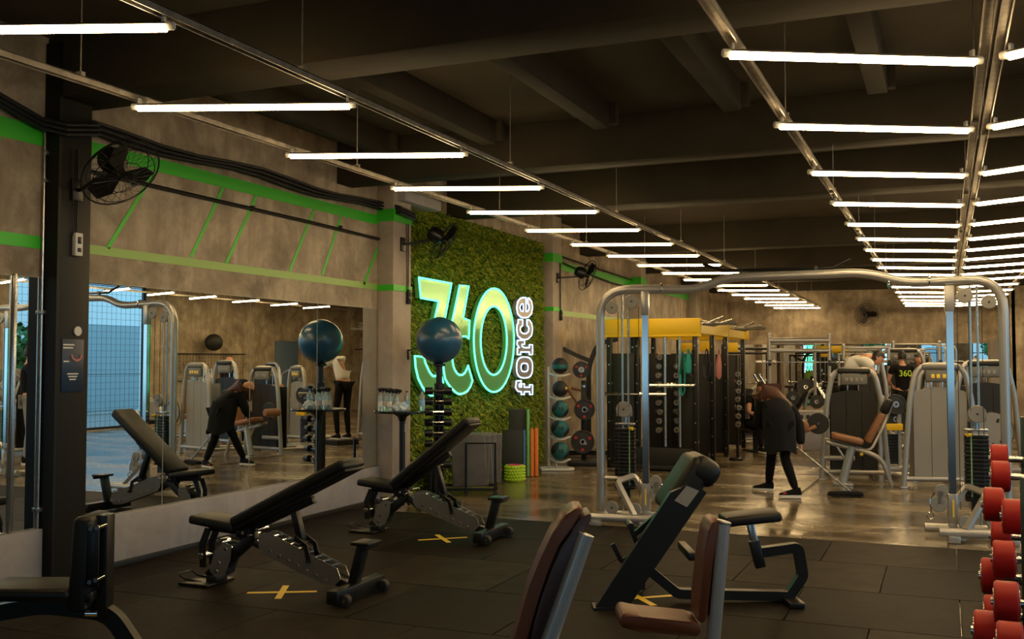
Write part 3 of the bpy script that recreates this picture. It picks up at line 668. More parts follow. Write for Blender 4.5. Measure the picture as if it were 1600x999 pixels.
# --- dark bench at the bottom left corner, seen from behind its upright back
t = thing('upright_bench', 'dark seated press bench at the bottom left corner of the photo', 'bench', (*RF(-2.3, 5.1), .018), 23.1)
b = MB(); b.box((-.1, .05, .435), (.46, .32, .065), .028, seg=3); o = b.build('seat_pad', 'black_leather', t)
b = MB(); b.box((0, 0, 0), (.1, .28, .47), .035, seg=3); o = b.build('back_pad', 'black_leather', t, (.17, .05, .58)); o.rotation_euler.y = math.radians(3)
b = MB(); b.box((.245, .05, .55), (.06, .1, .52), .006); b.box((.215, .05, .7), (.03, .26, .05), .004); b.box((.215, .05, .42), (.03, .26, .05), .004); b.box((.24, -.08, .62), (.055, .012, .3), .003); b.build('back_support', 'black_metal', t)
for x, z in ((.232, .76), (.262, .765), (.23, .5), (.26, .51)): b = MB(); b.cyl((x, -.1, z), (x, .0, z), .012, n=10); b.build('bolt', 'chrome', t)
b = MB(); b.cyl((.2, -.06, .34), (.26, -.06, .34), .016, n=10); b.build('bolt', 'chrome', t)
b = MB(); b.tube([(-.5, .05, .03), (-.4, .05, .3), (-.05, .05, .36), (.28, .05, .32), (.48, .05, .03)], 0, rect=(.07, .08), bend=.08); b.box((-.5, .05, .02), (.07, .55, .04), .006); b.box((.48, .05, .02), (.08, .55, .04), .006); b.build('frame', 'black_metal', t)
# --- long sloped bench in the centre foreground
def px_local(pts, F, R0, zoff=0): return [((x - 800) / FPX * F - R0, 1.6 - (y - 565) / FPX * F + zoff) for x, y in pts]
F0 = 6.55; R0 = (1080 - 800) / FPX * F0
t = thing('preacher_bench', 'black bench with tall slanted pad and small raised seat, centre foreground', 'bench', (*RF(R0, F0), .018), 23.1)
L_ = lambda pts, F=F0: px_local(pts, F, R0, -.018)
b = MB(); b.prism(L_([(928, 944), (979, 944), (1101, 768), (1080, 752), (1045, 768)]), -.03, .03); b.build('side_leg', 'black_metal', t, smooth=False)
b = MB(); b.prism(L_([(925, 949), (982, 949), (982, 943), (925, 943)]), -.06, .1); b.build('foot_plate', 'black_metal', t)
b = MB(); b.prism(L_([(975, 900), (1000, 900), (1090, 760), (1068, 748)], 7.0), .42, .48); b.prism(L_([(972, 915), (1004, 915), (1004, 905), (980, 903)], 7.0), .38, .56); b.build('side_leg', 'black_metal', t, smooth=False)
ca = L_([(1052, 802), (1094, 738)]); d = Vector((ca[1][0] - ca[0][0], ca[1][1] - ca[0][1])); ang = math.atan2(d.y, d.x)
b = MB(); b.box((.02, 0, 0), (.42, .44, .17), .05, seg=4); b.box((.17, 0, -.035), (.18, .46, .2), .07, seg=4)
o = b.build('slanted_pad', 'black_leather', t, ((ca[0][0] + ca[1][0]) / 2 + .0, .24, (ca[0][1] + ca[1][1]) / 2 + .01)); o.rotation_euler.y = -ang
b = MB(); b.prism(L_([(1051, 780), (1070, 757), (1089, 765), (1070, 790)]), -.036, -.031); tag(b.build('sticker', 'shroud_grey', t, smooth=False), 'pale grey square sticker')
b = MB(); sc_ = L_([(1010, 890), (1062, 933), (1240, 937), (1262, 905), (1255, 860), (1198, 868)])
b.tube([(x, .18, z) for x, z in sc_], 0, rect=(.07, .062), bend=.03); b.box((sc_[2][0], .18, .02), (.1, .4, .035), .006); b.build('base_rail', 'black_metal', t)
b = MB(); q = L_([(1178, 818), (1190, 880)]); b.beam((q[0][0], .18, q[0][1]), (q[1][0] + .01, .18, q[1][1]), .045, .045, .004); b.build('seat_post', 'silver_metal', t)
b = MB(); q = L_([(1185, 850), (1195, 892)]); b.beam((q[0][0], .18, q[0][1]), (q[1][0], .18, q[1][1]), .065, .065, .004); b.build('post_sleeve', 'black_metal', t)
b = MB(); q = L_([(1135, 818), (1222, 808)]); b.box((0, 0, 0), (.37, .27, .062), .022, seg=3); o = b.build('seat_pad', 'black_leather', t, ((q[0][0] + q[1][0]) / 2, .18, (q[0][1] + q[1][1]) / 2 + .0)); o.rotation_euler.y = -math.radians(6)
b = MB(); q = L_([(958, 852), (972, 880), (1000, 862), (985, 822)]); b.tube([(x, .1, z) for x, z in q], 0, rect=(.03, .03), bend=.02); q = L_([(985, 822), (990, 842), (1040, 800)]); b.cyl((q[0][0], .02, q[0][1]), (q[0][0], .2, q[0][1]), .022); b.tube([(x, .14, z) for x, z in q], 0, rect=(.035, .035)); b.box((.0, .22, L_([(1010, 868)])[0][1]), (.05, .44, .05), .004); b.build('adjuster', 'black_metal', t)
# --- brown seats right in front
F1 = 4.35; R1 = (1050 - 800) / FPX * F1; L_ = lambda pts: px_local(pts, F1, R1)
t = thing('machine_seat', 'brown leather seat with upright back pad on a silver post, centre foreground', 'seat', (*RF(R1, F1), .018), 23.1, 'brown seats in the foreground')
b = MB(); b.plate(L_([(966, 975), (969, 983), (1000, 990), (1086, 998), (1093, 990), (1092, 977), (1077, 974), (1000, 966), (974, 960), (968, 965)]), 0, .22, .012); tag(b.build('seat_pad', 'brown_leather', t), 'brown leather seat pad')
b = MB(); b.plate(L_([(1088, 970), (1090, 940), (1098, 872), (1104, 834), (1110, 821), (1123, 817), (1118, 836), (1113, 870), (1103, 962), (1098, 975), (1091, 976)]), .0, .2, .009); b.build('back_pad', 'brown_leather', t)
b = MB(); b.plate(L_([(1104, 964), (1114, 872), (1119, 838), (1124, 819), (1127, 821), (1123, 842), (1117, 880), (1107, 968)]), .005, .195, .002); b.build('back_shell', 'black_metal', t)
q = L_([(1129, 824), (1113, 990), (1102, 1100)])
b = MB(); b.tube([(q[0][0], .02, q[0][1]), (q[1][0], .02, q[1][1]), (q[2][0], .02, .0)], .031, 16); b.cyl((q[0][0] + .001, .02, q[0][1]), (q[0][0] + .004, .02, q[0][1] + .012), .033, n=16, bev=.004); b.box((q[2][0], .1, .015), (.3, .5, .03), .006); b.build('post', 'grey_metal', t)
b = MB(); q = L_([(950, 1005), (968, 990), (1090, 1003), (1110, 985)]); q2 = L_([(1118, 870), (1112, 925)])
for x, z in q2: b.cyl((x - .03, .18, z), (x + .01, .18, z), .014, n=10)
b.tube([(q[0][0] - .0, .1, q[0][1] - .03), (q[0][0] - .06, .1, .02)], .025, 10); b.build('seat_bracket', 'silver_metal', t)
F1 = 3.9; R1 = (860 - 800) / FPX * F1
t = thing('machine_seat', 'reclined brown back pad with silver post, left of the other brown seat', 'seat', (*RF(R1, F1), .018), 23.1, 'brown seats in the foreground')
b = MB(); b.plate(L_([(790, 1040), (804, 998), (815, 960), (826, 922), (843, 880), (862, 840), (882, 810), (898, 800), (912, 801), (904, 812), (890, 826), (872, 858), (856, 895), (842, 935), (830, 975), (815, 1035)]), .0, .22, .012); b.build('back_pad', 'brown_leather', t)
b = MB(); b.plate(L_([(820, 1035), (835, 975), (847, 935), (861, 897), (877, 861), (893, 832), (907, 815), (921, 808), (925, 812), (920, 826), (905, 850), (886, 890), (866, 945), (845, 1005), (832, 1045)]), .01, .2, .01); tag(b.build('back_shell', 'shell_brown' if 'shell_brown' in MATS else mat('shell_brown', (.07, .035, .035), .4).name, t), 'dark maroon back shell')
q = L_([(915, 840), (858, 1000)])
dx = (q[1][0] - q[0][0]) / (q[1][1] - q[0][1]); xb = q[1][0] - dx * q[1][1]
b = MB(); b.tube([(q[0][0], .0, q[0][1]), (xb, .0, 0)], .032, 16); b.box((xb, .1, .015), (.3, .5, .03), .006)
q3 = L_([(893, 860)]); b.cyl((q3[0][0] - .03, .03, q3[0][1]), (q3[0][0] + .05, .03, q3[0][1]), .014, n=10); b.build('post', 'grey_metal', t)
b = MB(); b.box((-.32, .11, .42), (.4, .24, .07), .025, seg=3); tag(b.build('seat_pad', 'brown_leather', t), 'brown leather seat pad'); b = MB(); b.tube([(-.4, .17, .37), (xb + .1, .17, .3)], .025, 10); b.build('seat_bracket', 'silver_metal', t)
# --- floor crosses of tape
def cross(x, y, a1, l1, a2, l2, label, w=.045):
    t = thing('tape_cross', label, 'tape mark', (x, y, .0185), 0, 'tape crosses on the rubber floor')
    for k, (a, l) in enumerate(((a1, l1), (a2, l2))):
        b = MB(); b.box((0, 0, .0008 + k * .0012), (l, w, .001)); b.build('tape_strip', 'yellow_tape', t, smooth=False).rotation_euler.z = math.radians(a)
cross(-4.2, 5.82, 28, .47, 118, .4, 'yellow tape cross on the floor beside the low reclined bench')
cross(-4.14, 8.12, 42, .45, 132, .42, 'yellow tape cross on the floor under the steep bench')
cross(-1.9, 6.62, 40, .5, 130, .45, 'yellow tape cross on the floor under the slanted bench')
cross(-4.05, 3.6, 48, .45, 138, .45, 'tape cross on the floor at the bottom left corner')
# --- dumbbell rack at the right edge
heads = [(1556, 716, 5.3, .15), (1557.5, 743, 4.9, .148), (1545.5, 786, 4.5, .148), (1575, 805, 4.35, .15), (1556, 835, 4.75, .15), (1560, 870, 4.15, .15), (1541, 896, 4.25, .148), (1562, 936, 3.7, .152), (1545, 955, 4.0, .15), (1530, 980, 3.75, .15), (1566, 999, 3.5, .15)]
hlab = ['red-ended dumbbell at the far top of the right rack', 'red-ended dumbbell at the top of the right rack, second from far', 'red-ended dumbbell on the right rack, below and left of the top ones', 'red-ended dumbbell nearest the black upright on the top tier', 'red-ended dumbbell at the far end of the middle tier', 'big red-ended dumbbell in the middle of the rack', 'narrow red end behind the big middle dumbbell', 'red-ended dumbbell low on the rack in front of the black upright', 'red end half hidden behind the low front dumbbell', 'red-ended dumbbell furthest left at the bottom of the photo', 'red-ended dumbbell at the bottom right corner of the rack']
def dumbbell(loc, rz, label, r, hw=.082, gap=.14, group='red-ended dumbbells on the right rack'):
    t = thing('dumbbell', label, 'dumbbell', loc, rz, group); b = MB()
    b.cyl((-.01, 0, 0), (hw * 2 + gap + .01, 0, 0), .016, n=14); b.build('handle', 'chrome', t)
    for x in (0, hw + gap):
        b = MB(); b.cyl((x, 0, 0), (x + hw, 0, 0), r, n=40, bev=.008); h = b.build('head', 'red_rubber', t)
        b = MB(); b.cyl((x - .003, 0, 0), (x + hw + .003, 0, 0), r * .62, n=24); b.build('steel_disc', 'silver_metal', h)
    return t
rack_pts = []
for (px, py, F, dia), lab in zip(heads, hlab):
    R = (px - 800) / FPX * F; z = 1.6 - (py - 565) / FPX * F; X, Y = RF(R - .04, F); dumbbell((X, Y, z), -1, lab, dia / 2); rack_pts.append((R, F, z))
t = thing('dumbbell_rack', 'black steel dumbbell rack at the right edge of the photo', 'rack', (*RF(2.1, 4.4), 0), 23.1)
b = MB()
for (R, F, z) in rack_pts:
    b.box((R + .15 - 2.1, F - 4.4, z - .03), (.05, .05, .03), .006)
b.build('saddles', 'black_metal', t)
for tier, grp in (('upper', rack_pts[:4]), ('middle', rack_pts[4:7]), ('lower', rack_pts[7:])):
    gs = sorted(grp, key=lambda g: g[1])
    b = MB(); b.tube([(g[0] + .2 - 2.1, g[1] - 4.4, g[2] - .085) for g in gs], 0, rect=(.12, .025))
    for g in gs: b.box((g[0] + .19 - 2.1, g[1] - 4.4, g[2] - .05), (.03, .03, .06))
    b.build('tier_shelf', 'black_metal', t)
for F, z1 in ((3.85, 1.15), (5.3, 1.3)):
    R = (1597 - 800) / FPX * F + .02
    b = MB(); b.box((R - 2.1, F - 4.4, z1 / 2 + .01), (.05, .07, z1), .006); b.box((R - 2.1 + .1, F - 4.4, .04), (.5, .08, .05), .006); b.build('upright', 'black_metal', t)
# ================================================================== CABLE CROSSOVER (two stations joined by an arch)
CXA = math.degrees(math.atan2(.45, 3.7)); CW = 3.73
t = thing('cable_crossover', 'wide silver cable crossover frame arching across the middle of the gym', 'gym machine', (-3.2, 9.77, 0), CXA)
b = MB(); b.tube([(0, 0, .1), (0, 0, 2.33), (.98, 0, 2.31), (1.25, 0, 2.42), (2.55, 0, 2.44), (2.9, 0, 2.33), (CW, 0, 2.36), (CW, 0, .1)], .044, 16, bend=.3)
b.build('arch_frame', 'grey_metal', t)
b = MB(); b.tube([(1.03, 0, 2.56), (1.22, 0, 2.49), (1.9, 0, 2.49), (2.25, 0, 2.49), (2.42, 0, 2.57)], .016, 8)
for x in (1.4, 2.1): b.box((x, 0, 2.46), (.03, .03, .1))
b.build('pull_up_bar', 'black_metal', t)
for x in (.62, 2.75, 3.1): b = MB(); b.torus((x, 0, 2.32 if x < 3 else 2.35), (1, 0, 0), .05, .008, 20, 6); b.build('clamp', 'chrome', t)
def disc(b, c, r, w=.03): b.cyl((c[0], c[1] - w / 2, c[2]), (c[0], c[1] + w / 2, c[2]), r, n=28, bev=.006)
def station(sg, x0):
    """sg=1: outer upright on the left, sg=-1 mirrored"""
    X = lambda v: x0 + sg * v
    b = MB(); b.box((X(.46), -.02, 1.2), (.06, .06, 1.78)); b.build('column', 'chrome_blue' if 'chrome_blue' in MATS else mat('chrome_blue', (.6, .62, .64), .16, 1.).name, t)
    b = MB(); b.box((X(.46), -.02, 2.18), (.075, .075, .24), .006); b.build('column_bracket', 'grey_metal', t); b = MB(); b.box((X(.46), -.02, .26), (.085, .085, .26), .006); b.box((X(.46), -.02, .07), (.07, .07, .13), .004); b.build('column_bracket', 'grey_metal', t)
    b = MB(); b.box((X(.46), -.064, .26), (.015, .004, .16)); b.build('warning_strip', 'yellow_tape', t)
    for x in (.21, .27): b = MB(); b.cyl((X(x), .08, .1), (X(x), .08, 2.3), .011, n=10); b.build('guide_rod', 'silver_metal', t)
    for c, r in (((X(.13), -.05, 2.14), .065), ((X(.33), -.05, 2.2), .07), ((X(.24), -.02, 1.12), .08), ((X(.13), -.1, .15), .065), ((X(.36), -.1, .14), .065)):
        b = MB(); disc(b, c, r); o = b.build('pulley', 'shroud_grey', t); b = MB(); b.cyl((c[0], c[1] - .02, c[2]), (c[0], c[1] + .02, c[2]), .01, n=8); b.build('pulley_bolt', 'black_metal', o)
    b = MB(); b.box((X(.24), -.0, 1.08), (.16, .02, .06), .004); b.build('pulley_plate', 'shroud_grey', t)
    b = MB()
    for k in range(17): b.box((X(.24), .06, .335 + k * .036), (.2, .1, .032), .004)
    b.box((X(.24), .06, .27), (.1, .08, .09)); b.build('weight_stack', 'black_metal', t)
    b = MB(); b.box((X(.29), .008, .64), (.012, .003, .56)); b.build('weight_scale', 'neon_scale' if 'neon_scale' in MATS else mat('neon_scale', (.2, .4, .18), .6).name, t)
    b = MB(); b.box((X(.24), .06, .97), (.2, .07, .02), .003); b.cyl((X(.24), .06, .97), (X(.24), .06, 1.06), .02, n=10); b.build('stack_top', 'silver_metal', t)
    b = MB(); b.cyl((X(.3), -.02, .93), (X(.33), -.05, .93), .018, n=10); b.build('selector_pin', 'yellow_paint', t)
    b = MB()
    for x, y, z0, z1 in ((.19, -.05, .2, 2.1), (.395, -.03, .25, 2.15), (.3, -.04, 1.15, 2.14)): b.cyl((X(x), y, z0), (X(x), y, z1), .0035, n=6)
    b.build('cable', 'black_rubber', t)
    # swivel pulley on the column
    b = MB(); disc(b, (X(.56), -.08, .42), .06); b.box((X(.57), -.08, .36), (.07, .03, .14), .01); disc(b, (X(.585), -.08, .3), .075); b.build('swivel_pulley', 'shroud_grey', t)
    b = MB(); b.tube([(X(.62), -.08, .4), (X(.66), -.09, .33), (X(.65), -.09, .22)], .006, 6); b.torus((X(.66), -.09, .19), (0, 1, 0), .03, .005, 16, 6); b.build('carabiner', 'chrome', t)
    b = MB(); b.tube([(X(0), .0, .07), (X(.7), .0, .07)], .04, 12); b.tube([(X(-.03), -.38, .09), (X(.62), -.38, .09)], .04, 12); b.tube([(X(0.02), 0, .07), (X(.02), -.38, .07)], .03, 10)
    b.box((X(.03), -.38, .035), (.1, .1, .06), .006); b.box((X(.5), -.38, .035), (.1, .1, .06), .006); b.build('base', 'grey_metal', t)
    b = MB(); b.tube([(X(.4), -.38, .12), (X(.2), -.2, .42), (X(.34), .0, .46), (X(.44), -.02, .3)], 0, rect=(.05, .04), bend=.05); b.tube([(X(.0), 0, .43), (X(.25), 0, .43)], .02, 8); b.build('brace', 'grey_metal', t)
    b = MB(); b.tube([(X(.42), .3, .05), (X(.42), -.38, .05)], .03, 8); b.box((X(.42), .3, .03), (.12, .1, .05), .005); b.build('rear_foot', 'grey_metal', t)
station(1, 0); station(-1, CW)
b = MB(); b.torus((CW - .24, -.1, .14), (0, 1, 0), .05, .01, 20, 6)

# ================================================================== SELECTORISED MACHINES
def selector_machine(label, loc, rz, shroud='shroud_grey', w=.9, h=1.5, seat=None, group='weight machines with arched tube frames', frame='grey_metal', cam=None, deep=1.1):
    t = thing('weight_machine', label, 'gym machine', loc, rz, group)
    b = MB(); b.tube([(0, 0, .0), (w * .1, 0, h * .72), (w * .2, 0, h - .01), (w * .8, 0, h - .01), (w * .9, 0, h * .72), (w, 0, 0)], .036, 14, bend=.16)
    b.box((0, 0, .012), (.09, .09, .024), .004); b.box((w, 0, .012), (.09, .09, .024), .004); b.build('arch_tube', frame, t)
    b = MB(); b.tube([(0, 0, .12), (w, 0, .12)], .03, 10); b.tube([(w * .15, 0, .1), (w * .15, deep, .06)], .03, 10); b.tube([(w * .85, 0, .1), (w * .85, deep, .06)], .03, 10); b.tube([(w * .1, deep, .05), (w * .9, deep, .05)], .035, 10); b.build('base_frame', frame, t)
    b = MB(); b.box((w / 2, -.01, h - .03), (w * .5, .1, .07), .03, seg=3); tag(b.build('top_cap', 'shroud_dark' if shroud == 'shroud_dark' else 'display_grey', t), None)
    b = MB(); b.box((w / 2, -.02, h - .145), (w * .4, .07, .15), .025, seg=3); d = b.build('display', 'display_grey', t)
    for k in (-.11, -.04, .04, .11): b = MB(); b.box((w / 2 + k * w, -.058, h - .145), (.045 * w, .006, .05), .002); b.build('display_icon', 'yellow_tape' if shroud == 'shroud_grey' else 'shroud_grey', d)
    # arched shroud with vertical seams
    x0, x1, zt = w * .15, w * .85, h - .29
    for k in range(3):
        a = x0 + (x1 - x0) * k / 3 + .003; c = x0 + (x1 - x0) * (k + 1) / 3 - .003
        zz = lambda x: zt - .28 * (abs(x - w / 2) / w) ** 2 * 1.6
        poly = [(a, .1), (c, .1)] + [(c + (a - c) * q / 6, zz(c + (a - c) * q / 6)) for q in range(7)]
        b = MB(); b.prism(poly, .02, .035); b.build('shroud_panel', shroud, t)
    b = MB()
    for k in range(14): b.box((w / 2, .14, .16 + k * .05), (.22, .11, .045), .004)
    b.build('weight_stack', 'black_metal', t)
    b = MB(); b.cyl((w / 2 - .07, .14, .1), (w / 2 - .07, .14, h - .1), .01, n=8); b.cyl((w / 2 + .07, .14, .1), (w / 2 + .07, .14, h - .1), .01, n=8); b.build('guide_rods', 'chrome', t)
    b = MB(); poly = [(x0, .1), (x1, .1), (x1, zt - .05), (x0, zt - .05)]; b.prism(poly, .24, .255); b.build('rear_panel', shroud, t)
    if seat == 'front':
        b = MB(); b.box((0, 0, 0), (.4, .3, .08), .03, seg=3); o = b.build('seat_pad', 'tan_leather', t, (w * .35, -.45, .6)); o.rotation_euler.y = math.radians(12)
        b = MB(); b.box((0, 0, 0), (.42, .28, .08), .03, seg=3); o = b.build('back_pad', 'tan_leather', t, (w * .75, -.45, .74)); o.rotation_euler.y = -math.radians(62)
        b = MB(); b.box((0, 0, 0), (.2, .24, .1), .04, seg=3); o = b.build('head_pad', 'black_leather', t, (w * .92, -.45, 1.02)); o.rotation_euler.y = -math.radians(68)
        b = MB(); b.tube([(w * .28, -.45, .03), (w * .42, -.45, .5)], .055, 12); b.box((w * .28, -.45, .015), (.24, .3, .03), .008); b.build('seat_post', frame, t)
        b = MB(); b.tube([(.04, -.45, .55), (w * .6, -.45, .44), (w * .85, -.45, .34), (w * .98, -.45, .0)], .03, 12, bend=.12); b.tube([(.04, -.3, .58), (w * .7, -.3, .42), (w * .95, -.1, .8), (w * 1.05, -.1, 1.05)], .02, 8, bend=.1)
        b.tube([(w * .2, -.45, .5), (w * .35, -.45, .28)], .015, 8); b.tube([(.02, 0, .3), (w * .5, 0, .3)], .035, 10); b.build('seat_frame', frame, t)
        b = MB(); b.sphere((w * .55, -.5, .4), .025); b.build('knob', 'yellow_paint', t)
        b = MB(); b.cyl((-.05, -.36, .78), (-.05, -.3, .78), .14, n=30, bev=.01); c = b.build('cam_disc', 'shroud_dark', t); b = MB(); b.cyl((-.05, -.38, .78), (-.05, -.28, .78), .02, n=12); b.build('cam_bolt', 'chrome', c)
        b = MB(); b.tube([(-.08, -.36, .74), (-.24, -.4, .68)], .03, 10); b.cyl((-.24, -.62, .76), (-.24, -.3, .76), .065, n=20, bev=.02); b.build('leg_roller', 'tan_leather', t)
    if seat == 'side':
        b = MB(); b.box((w + .35, .5, .5), (.4, .38, .08), .03, seg=3); b.build('seat_pad', 'tan_leather', t)
        b = MB(); b.box((w + .52, .5, .82), (.09, .34, .5), .035, seg=3); b.build('back_pad', 'tan_leather', t)
        b = MB(); b.tube([(w * .9, .5, .1), (w + .65, .5, .1), (w + .6, .5, .9)], .035, 10, bend=.1); b.tube([(w + .3, .5, .1), (w + .3, .5, .46)], .035, 10)
        b.tube([(w + .2, .2, .9), (w + .1, .1, 1.3), (w + .55, .1, 1.45), (w + .75, .2, 1.2)], .02, 8, bend=.08); b.tube([(w + .5, .5, .6), (w + .5, .1, .7), (w + .2, .15, .95)], .025, 8); b.build('seat_frame', frame, t)
    if cam:
        cx_, cz_, r = cam; b = MB(); b.cyl((cx_, -.12, cz_), (cx_, -.09, cz_), r, n=36, bev=.006); c = b.build('cam_wheel', 'shroud_grey', t)
        b = MB()
        for k in range(5):
            a = 1.2 - k * .7; b.box((cx_ + math.cos(a) * r * .65, -.122, cz_ + math.sin(a) * r * .65), (.05, .006, .03), .002, R=rot('Y', -math.degrees(a)))
        b.torus((cx_, -.105, cz_), (0, 1, 0), r * 1.02, .008, 36, 6); b.build('cam_slots', 'black_metal', c)
    return t
selector_machine('weight machine with dark panel and tan reclined seat, behind the sweeper', (-1.55, 14.25, 0), 9, 'shroud_dark', .86, 1.5, 'front')
selector_machine('weight machine with pale grey ribbed shroud, behind the right chrome column', (-.5, 13.75, 0), 16, 'shroud_grey', .93, 1.56, None, cam=(1.05, .72, .24))
selector_machine('weight machine with arched frame just behind the pale grey shrouded one', (.05, 15.2, 0), 16, 'shroud_dark', .95, 1.6, 'side')
selector_machine('weight machine with arched tube in front of the bending man in white', (-1.65, 17.7, 0), 12, 'shroud_dark', .85, 1.72, None)
selector_machine('weight machine right of the bending man in white', (-.45, 16.6, 0), 12, 'shroud_grey', .6, 1.5, None)
selector_machine('far weight machine with high arch, in front of the far mirror', (-1.4, 22.3, 0), 10, 'shroud_dark', 1.2, 1.85, None)
selector_machine('weight machine by the right wall, reflected in the mirror left of the sweeper', (2.9, 17.2, 0), -150, 'shroud_grey', .9, 1.55, 'side')
selector_machine('weight machine by the windows, reflected at the left of the mirror', (2.9, 13.4, 0), -120, 'shroud_dark', .9, 1.6, 'side')
selector_machine('weight machine beside the right wall, reflected behind the leaning sweeper', (3.4, 20.2, 0), -160, 'shroud_dark', .95, 1.55, 'side')
# --- plate-loaded and low machines
def weight_plate(loc, axis, r, label, w=.035, red=False, group='black weight plates'):
    t = thing('weight_plate', label, 'weight plate', loc, 0, group); F = frame_to(axis)
    b = MB(); b.M = F; b.lathe([(.028, -w / 2), (r * .45, -w / 2 + .004), (r * .8, -w / 2 + .006), (r * .84, -w / 2), (r * .98, -w / 2), (r, -w / 2 + .006), (r, w / 2 - .006), (r * .98, w / 2), (r * .84, w / 2), (r * .8, w / 2 - .006), (r * .45, w / 2 - .004), (.028, w / 2), (.028, -w / 2)], 36)
    b.build('disc', 'plate_rubber', t)
    b = MB(); b.M = F; b.lathe([(.026, -w / 2 - .003), (.045, -w / 2 - .003), (.045, w / 2 + .003), (.026, w / 2 + .003), (.026, -w / 2 - .003)], 20); b.build('hub', 'silver_metal', t)
    if red:
        b = MB(); b.M = F
        for k in range(3):
            a = k * 2.094 + .5
            b.cyl((math.cos(a) * r * .68, math.sin(a) * r * .68, -w / 2 - .003), (math.cos(a) * r * .68, math.sin(a) * r * .68, w / 2 + .003), r * .14, n=12)
        b.build('red_marks', 'red_plastic', t)
        b = MB(); b.M = F
        for k in range(3):
            a = k * 2.094 + 1.55
            b.tube([(math.cos(a + q) * r * .66, math.sin(a + q) * r * .66, -w / 2 - .001) for q in (-.3, 0, .3)], .018, 6)
        b.build('grip_slots', 'shroud_grey', t)
    return t
def plate_machine(label, loc, rz, s=1.0, group='plate loaded machines'):
    t = thing('leg_press_machine', label, 'gym machine', loc, rz, group)
    b = MB(); b.tube([(-.5 * s, -.3, .06), (.7 * s, -.3, .06)], .035, 10); b.tube([(-.5 * s, .3, .06), (.7 * s, .3, .06)], .035, 10)
    for x in (-.5 * s, .7 * s): b.tube([(x, -.32, .05), (x, .32, .05)], .035, 10)
    b.tube([(-.45 * s, 0, .06), (-.3 * s, 0, 1.0 * s), (.05 * s, 0, 1.25 * s)], .035, 10, bend=.1); b.build('base_frame', 'grey_metal', t)
    for y in (-.14, .14):
        b = MB(); b.cyl((.55 * s, y, .15), (-.15 * s, y, 1.35 * s), .022, n=12); b.build('slide_rail', 'chrome', t)
    b = MB(); b.box((0, 0, 0), (.5 * s, .4, .08), .03, seg=3); o = b.build('back_pad', 'black_leather', t, (-.42 * s, -.0, .85 * s)); o.rotation_euler.y = -math.radians(60)
    b = MB(); b.box((.1 * s, 0, .42), (.4 * s, .4, .08), .03, seg=3); b.build('seat_pad', 'black_leather', t)
    b = MB(); b.tube([(.1 * s, 0, .06), (.1 * s, 0, .4)], .03, 10); b.box((.25 * s, 0, .62 * s), (.06, .45, .35), .01, R=rot('Y', -35)); b.cyl((.3 * s, -.45, .55), (.3 * s, .45, .55), .024, n=10); b.build('sled', 'black_metal', t)
    return t
plate_machine('plate loaded sled machine beside the last black rig post', (-3.25, 20.1, 0), 30, 1.0)
plate_machine('plate loaded machine under the far smith bar', (-2.5, 22.9, 0), 0, .9)
plate_machine('plate loaded machine behind the dark panel machine', (-1.1, 19.9, 0), 150, .8)
for px, py, F, r, ax, lab in ((1178, 652, 19.6, .2, (.5, -1, .1), 'black weight plate on the sled machine beside the last rig post'), (1190, 666, 19.5, .16, (.5, -1, .1), 'smaller black weight plate low on the sled machine'),
                              (1258, 605, 22.3, .19, (.2, -1, .1), 'black weight plate high on the machine under the far smith bar'), (1238, 622, 22.0, .15, (.4, -1, 0), 'black weight plate left of the high one, under the smith bar'), (1275, 628, 20.6, .14, (.1, -1, 0), 'black plate low behind the dark panel machine'),
                              (1398, 632, 15.05, .15, (.3, -1, 0), 'black weight plate between the two arched machines'), (1398, 655, 15.15, .15, (.3, -1, 0), 'black plate below another, between the two arched machines')):
    R = (px - 800) / FPX * F; weight_plate((*RF(R, F), 1.6 - (py - 565) / FPX * F), ax, r, lab)
# yellow padded bar between machines
t = thing('stack_trainer', 'small dark stack trainer with yellow crossbar between the arched machines', 'gym machine', (*RF(5.62, 15.0), 0), 23)
b = MB(); b.box((0, 0, .93 - .3), (.3, .06, .1), .01); tag(b.build('crossbar', 'yellow_paint', t), 'bright yellow crossbar')
b = MB(); b.cyl((-.06, -.1, 1.0), (-.06, .2, 1.0), .02, n=10); b.box((0, .1, .98), (.3, .05, .05)); b.box((-.14, .1, .5), (.05, .05, 1.0)); b.box((.14, .1, .5), (.05, .05, 1.0)); b.box((0, .1, .03), (.5, .5, .06), .01); b.build('frame', 'grey_metal', t)
b = MB()
for k in range(10): b.box((0, .1, .1 + k * .045), (.2, .12, .04), .004)
b.build('weight_stack', 'black_metal', t)
# smith frame far in the middle
def frame_rack(label, loc, rz, w, h, group, bars, mt='grey_metal', d=.7):
    t = thing('smith_rack', label, 'gym rack', loc, rz, group)
    for x in (0, w):
        b = MB(); b.tube([(x, 0, .02), (x, 0, h)], .035, 10); b.box((x, 0, h + .03), (.06, .06, .06), .01); b.build('upright', mt, t)
        b = MB(); b.tube([(x * .8 + w * .1, d, .02), (x * .8 + w * .1, d, h - .12)], .03, 10); b.build('rear_upright', mt, t)
        b = MB(); b.tube([(x, -.2, .04), (x * .9 + w * .05, d + .1, .04)], .04, 8); b.build('foot', mt, t)
    for z, r in bars:
        b = MB(); b.tube([(0, 0, z), (w, 0, z)], r, 12); b.build('crossbar', mt, t)
    b = MB(); b.tube([(w * .1, d, h - .15), (w * .9, d, h - .15)], .03, 10); b.build('rear_crossbar', mt, t)
    for x in (0, w): b = MB(); b.box((x, -.04, 1.57), (.06, .08, .12), .01); b.build('bar_hook', 'black_metal', t)
    return t
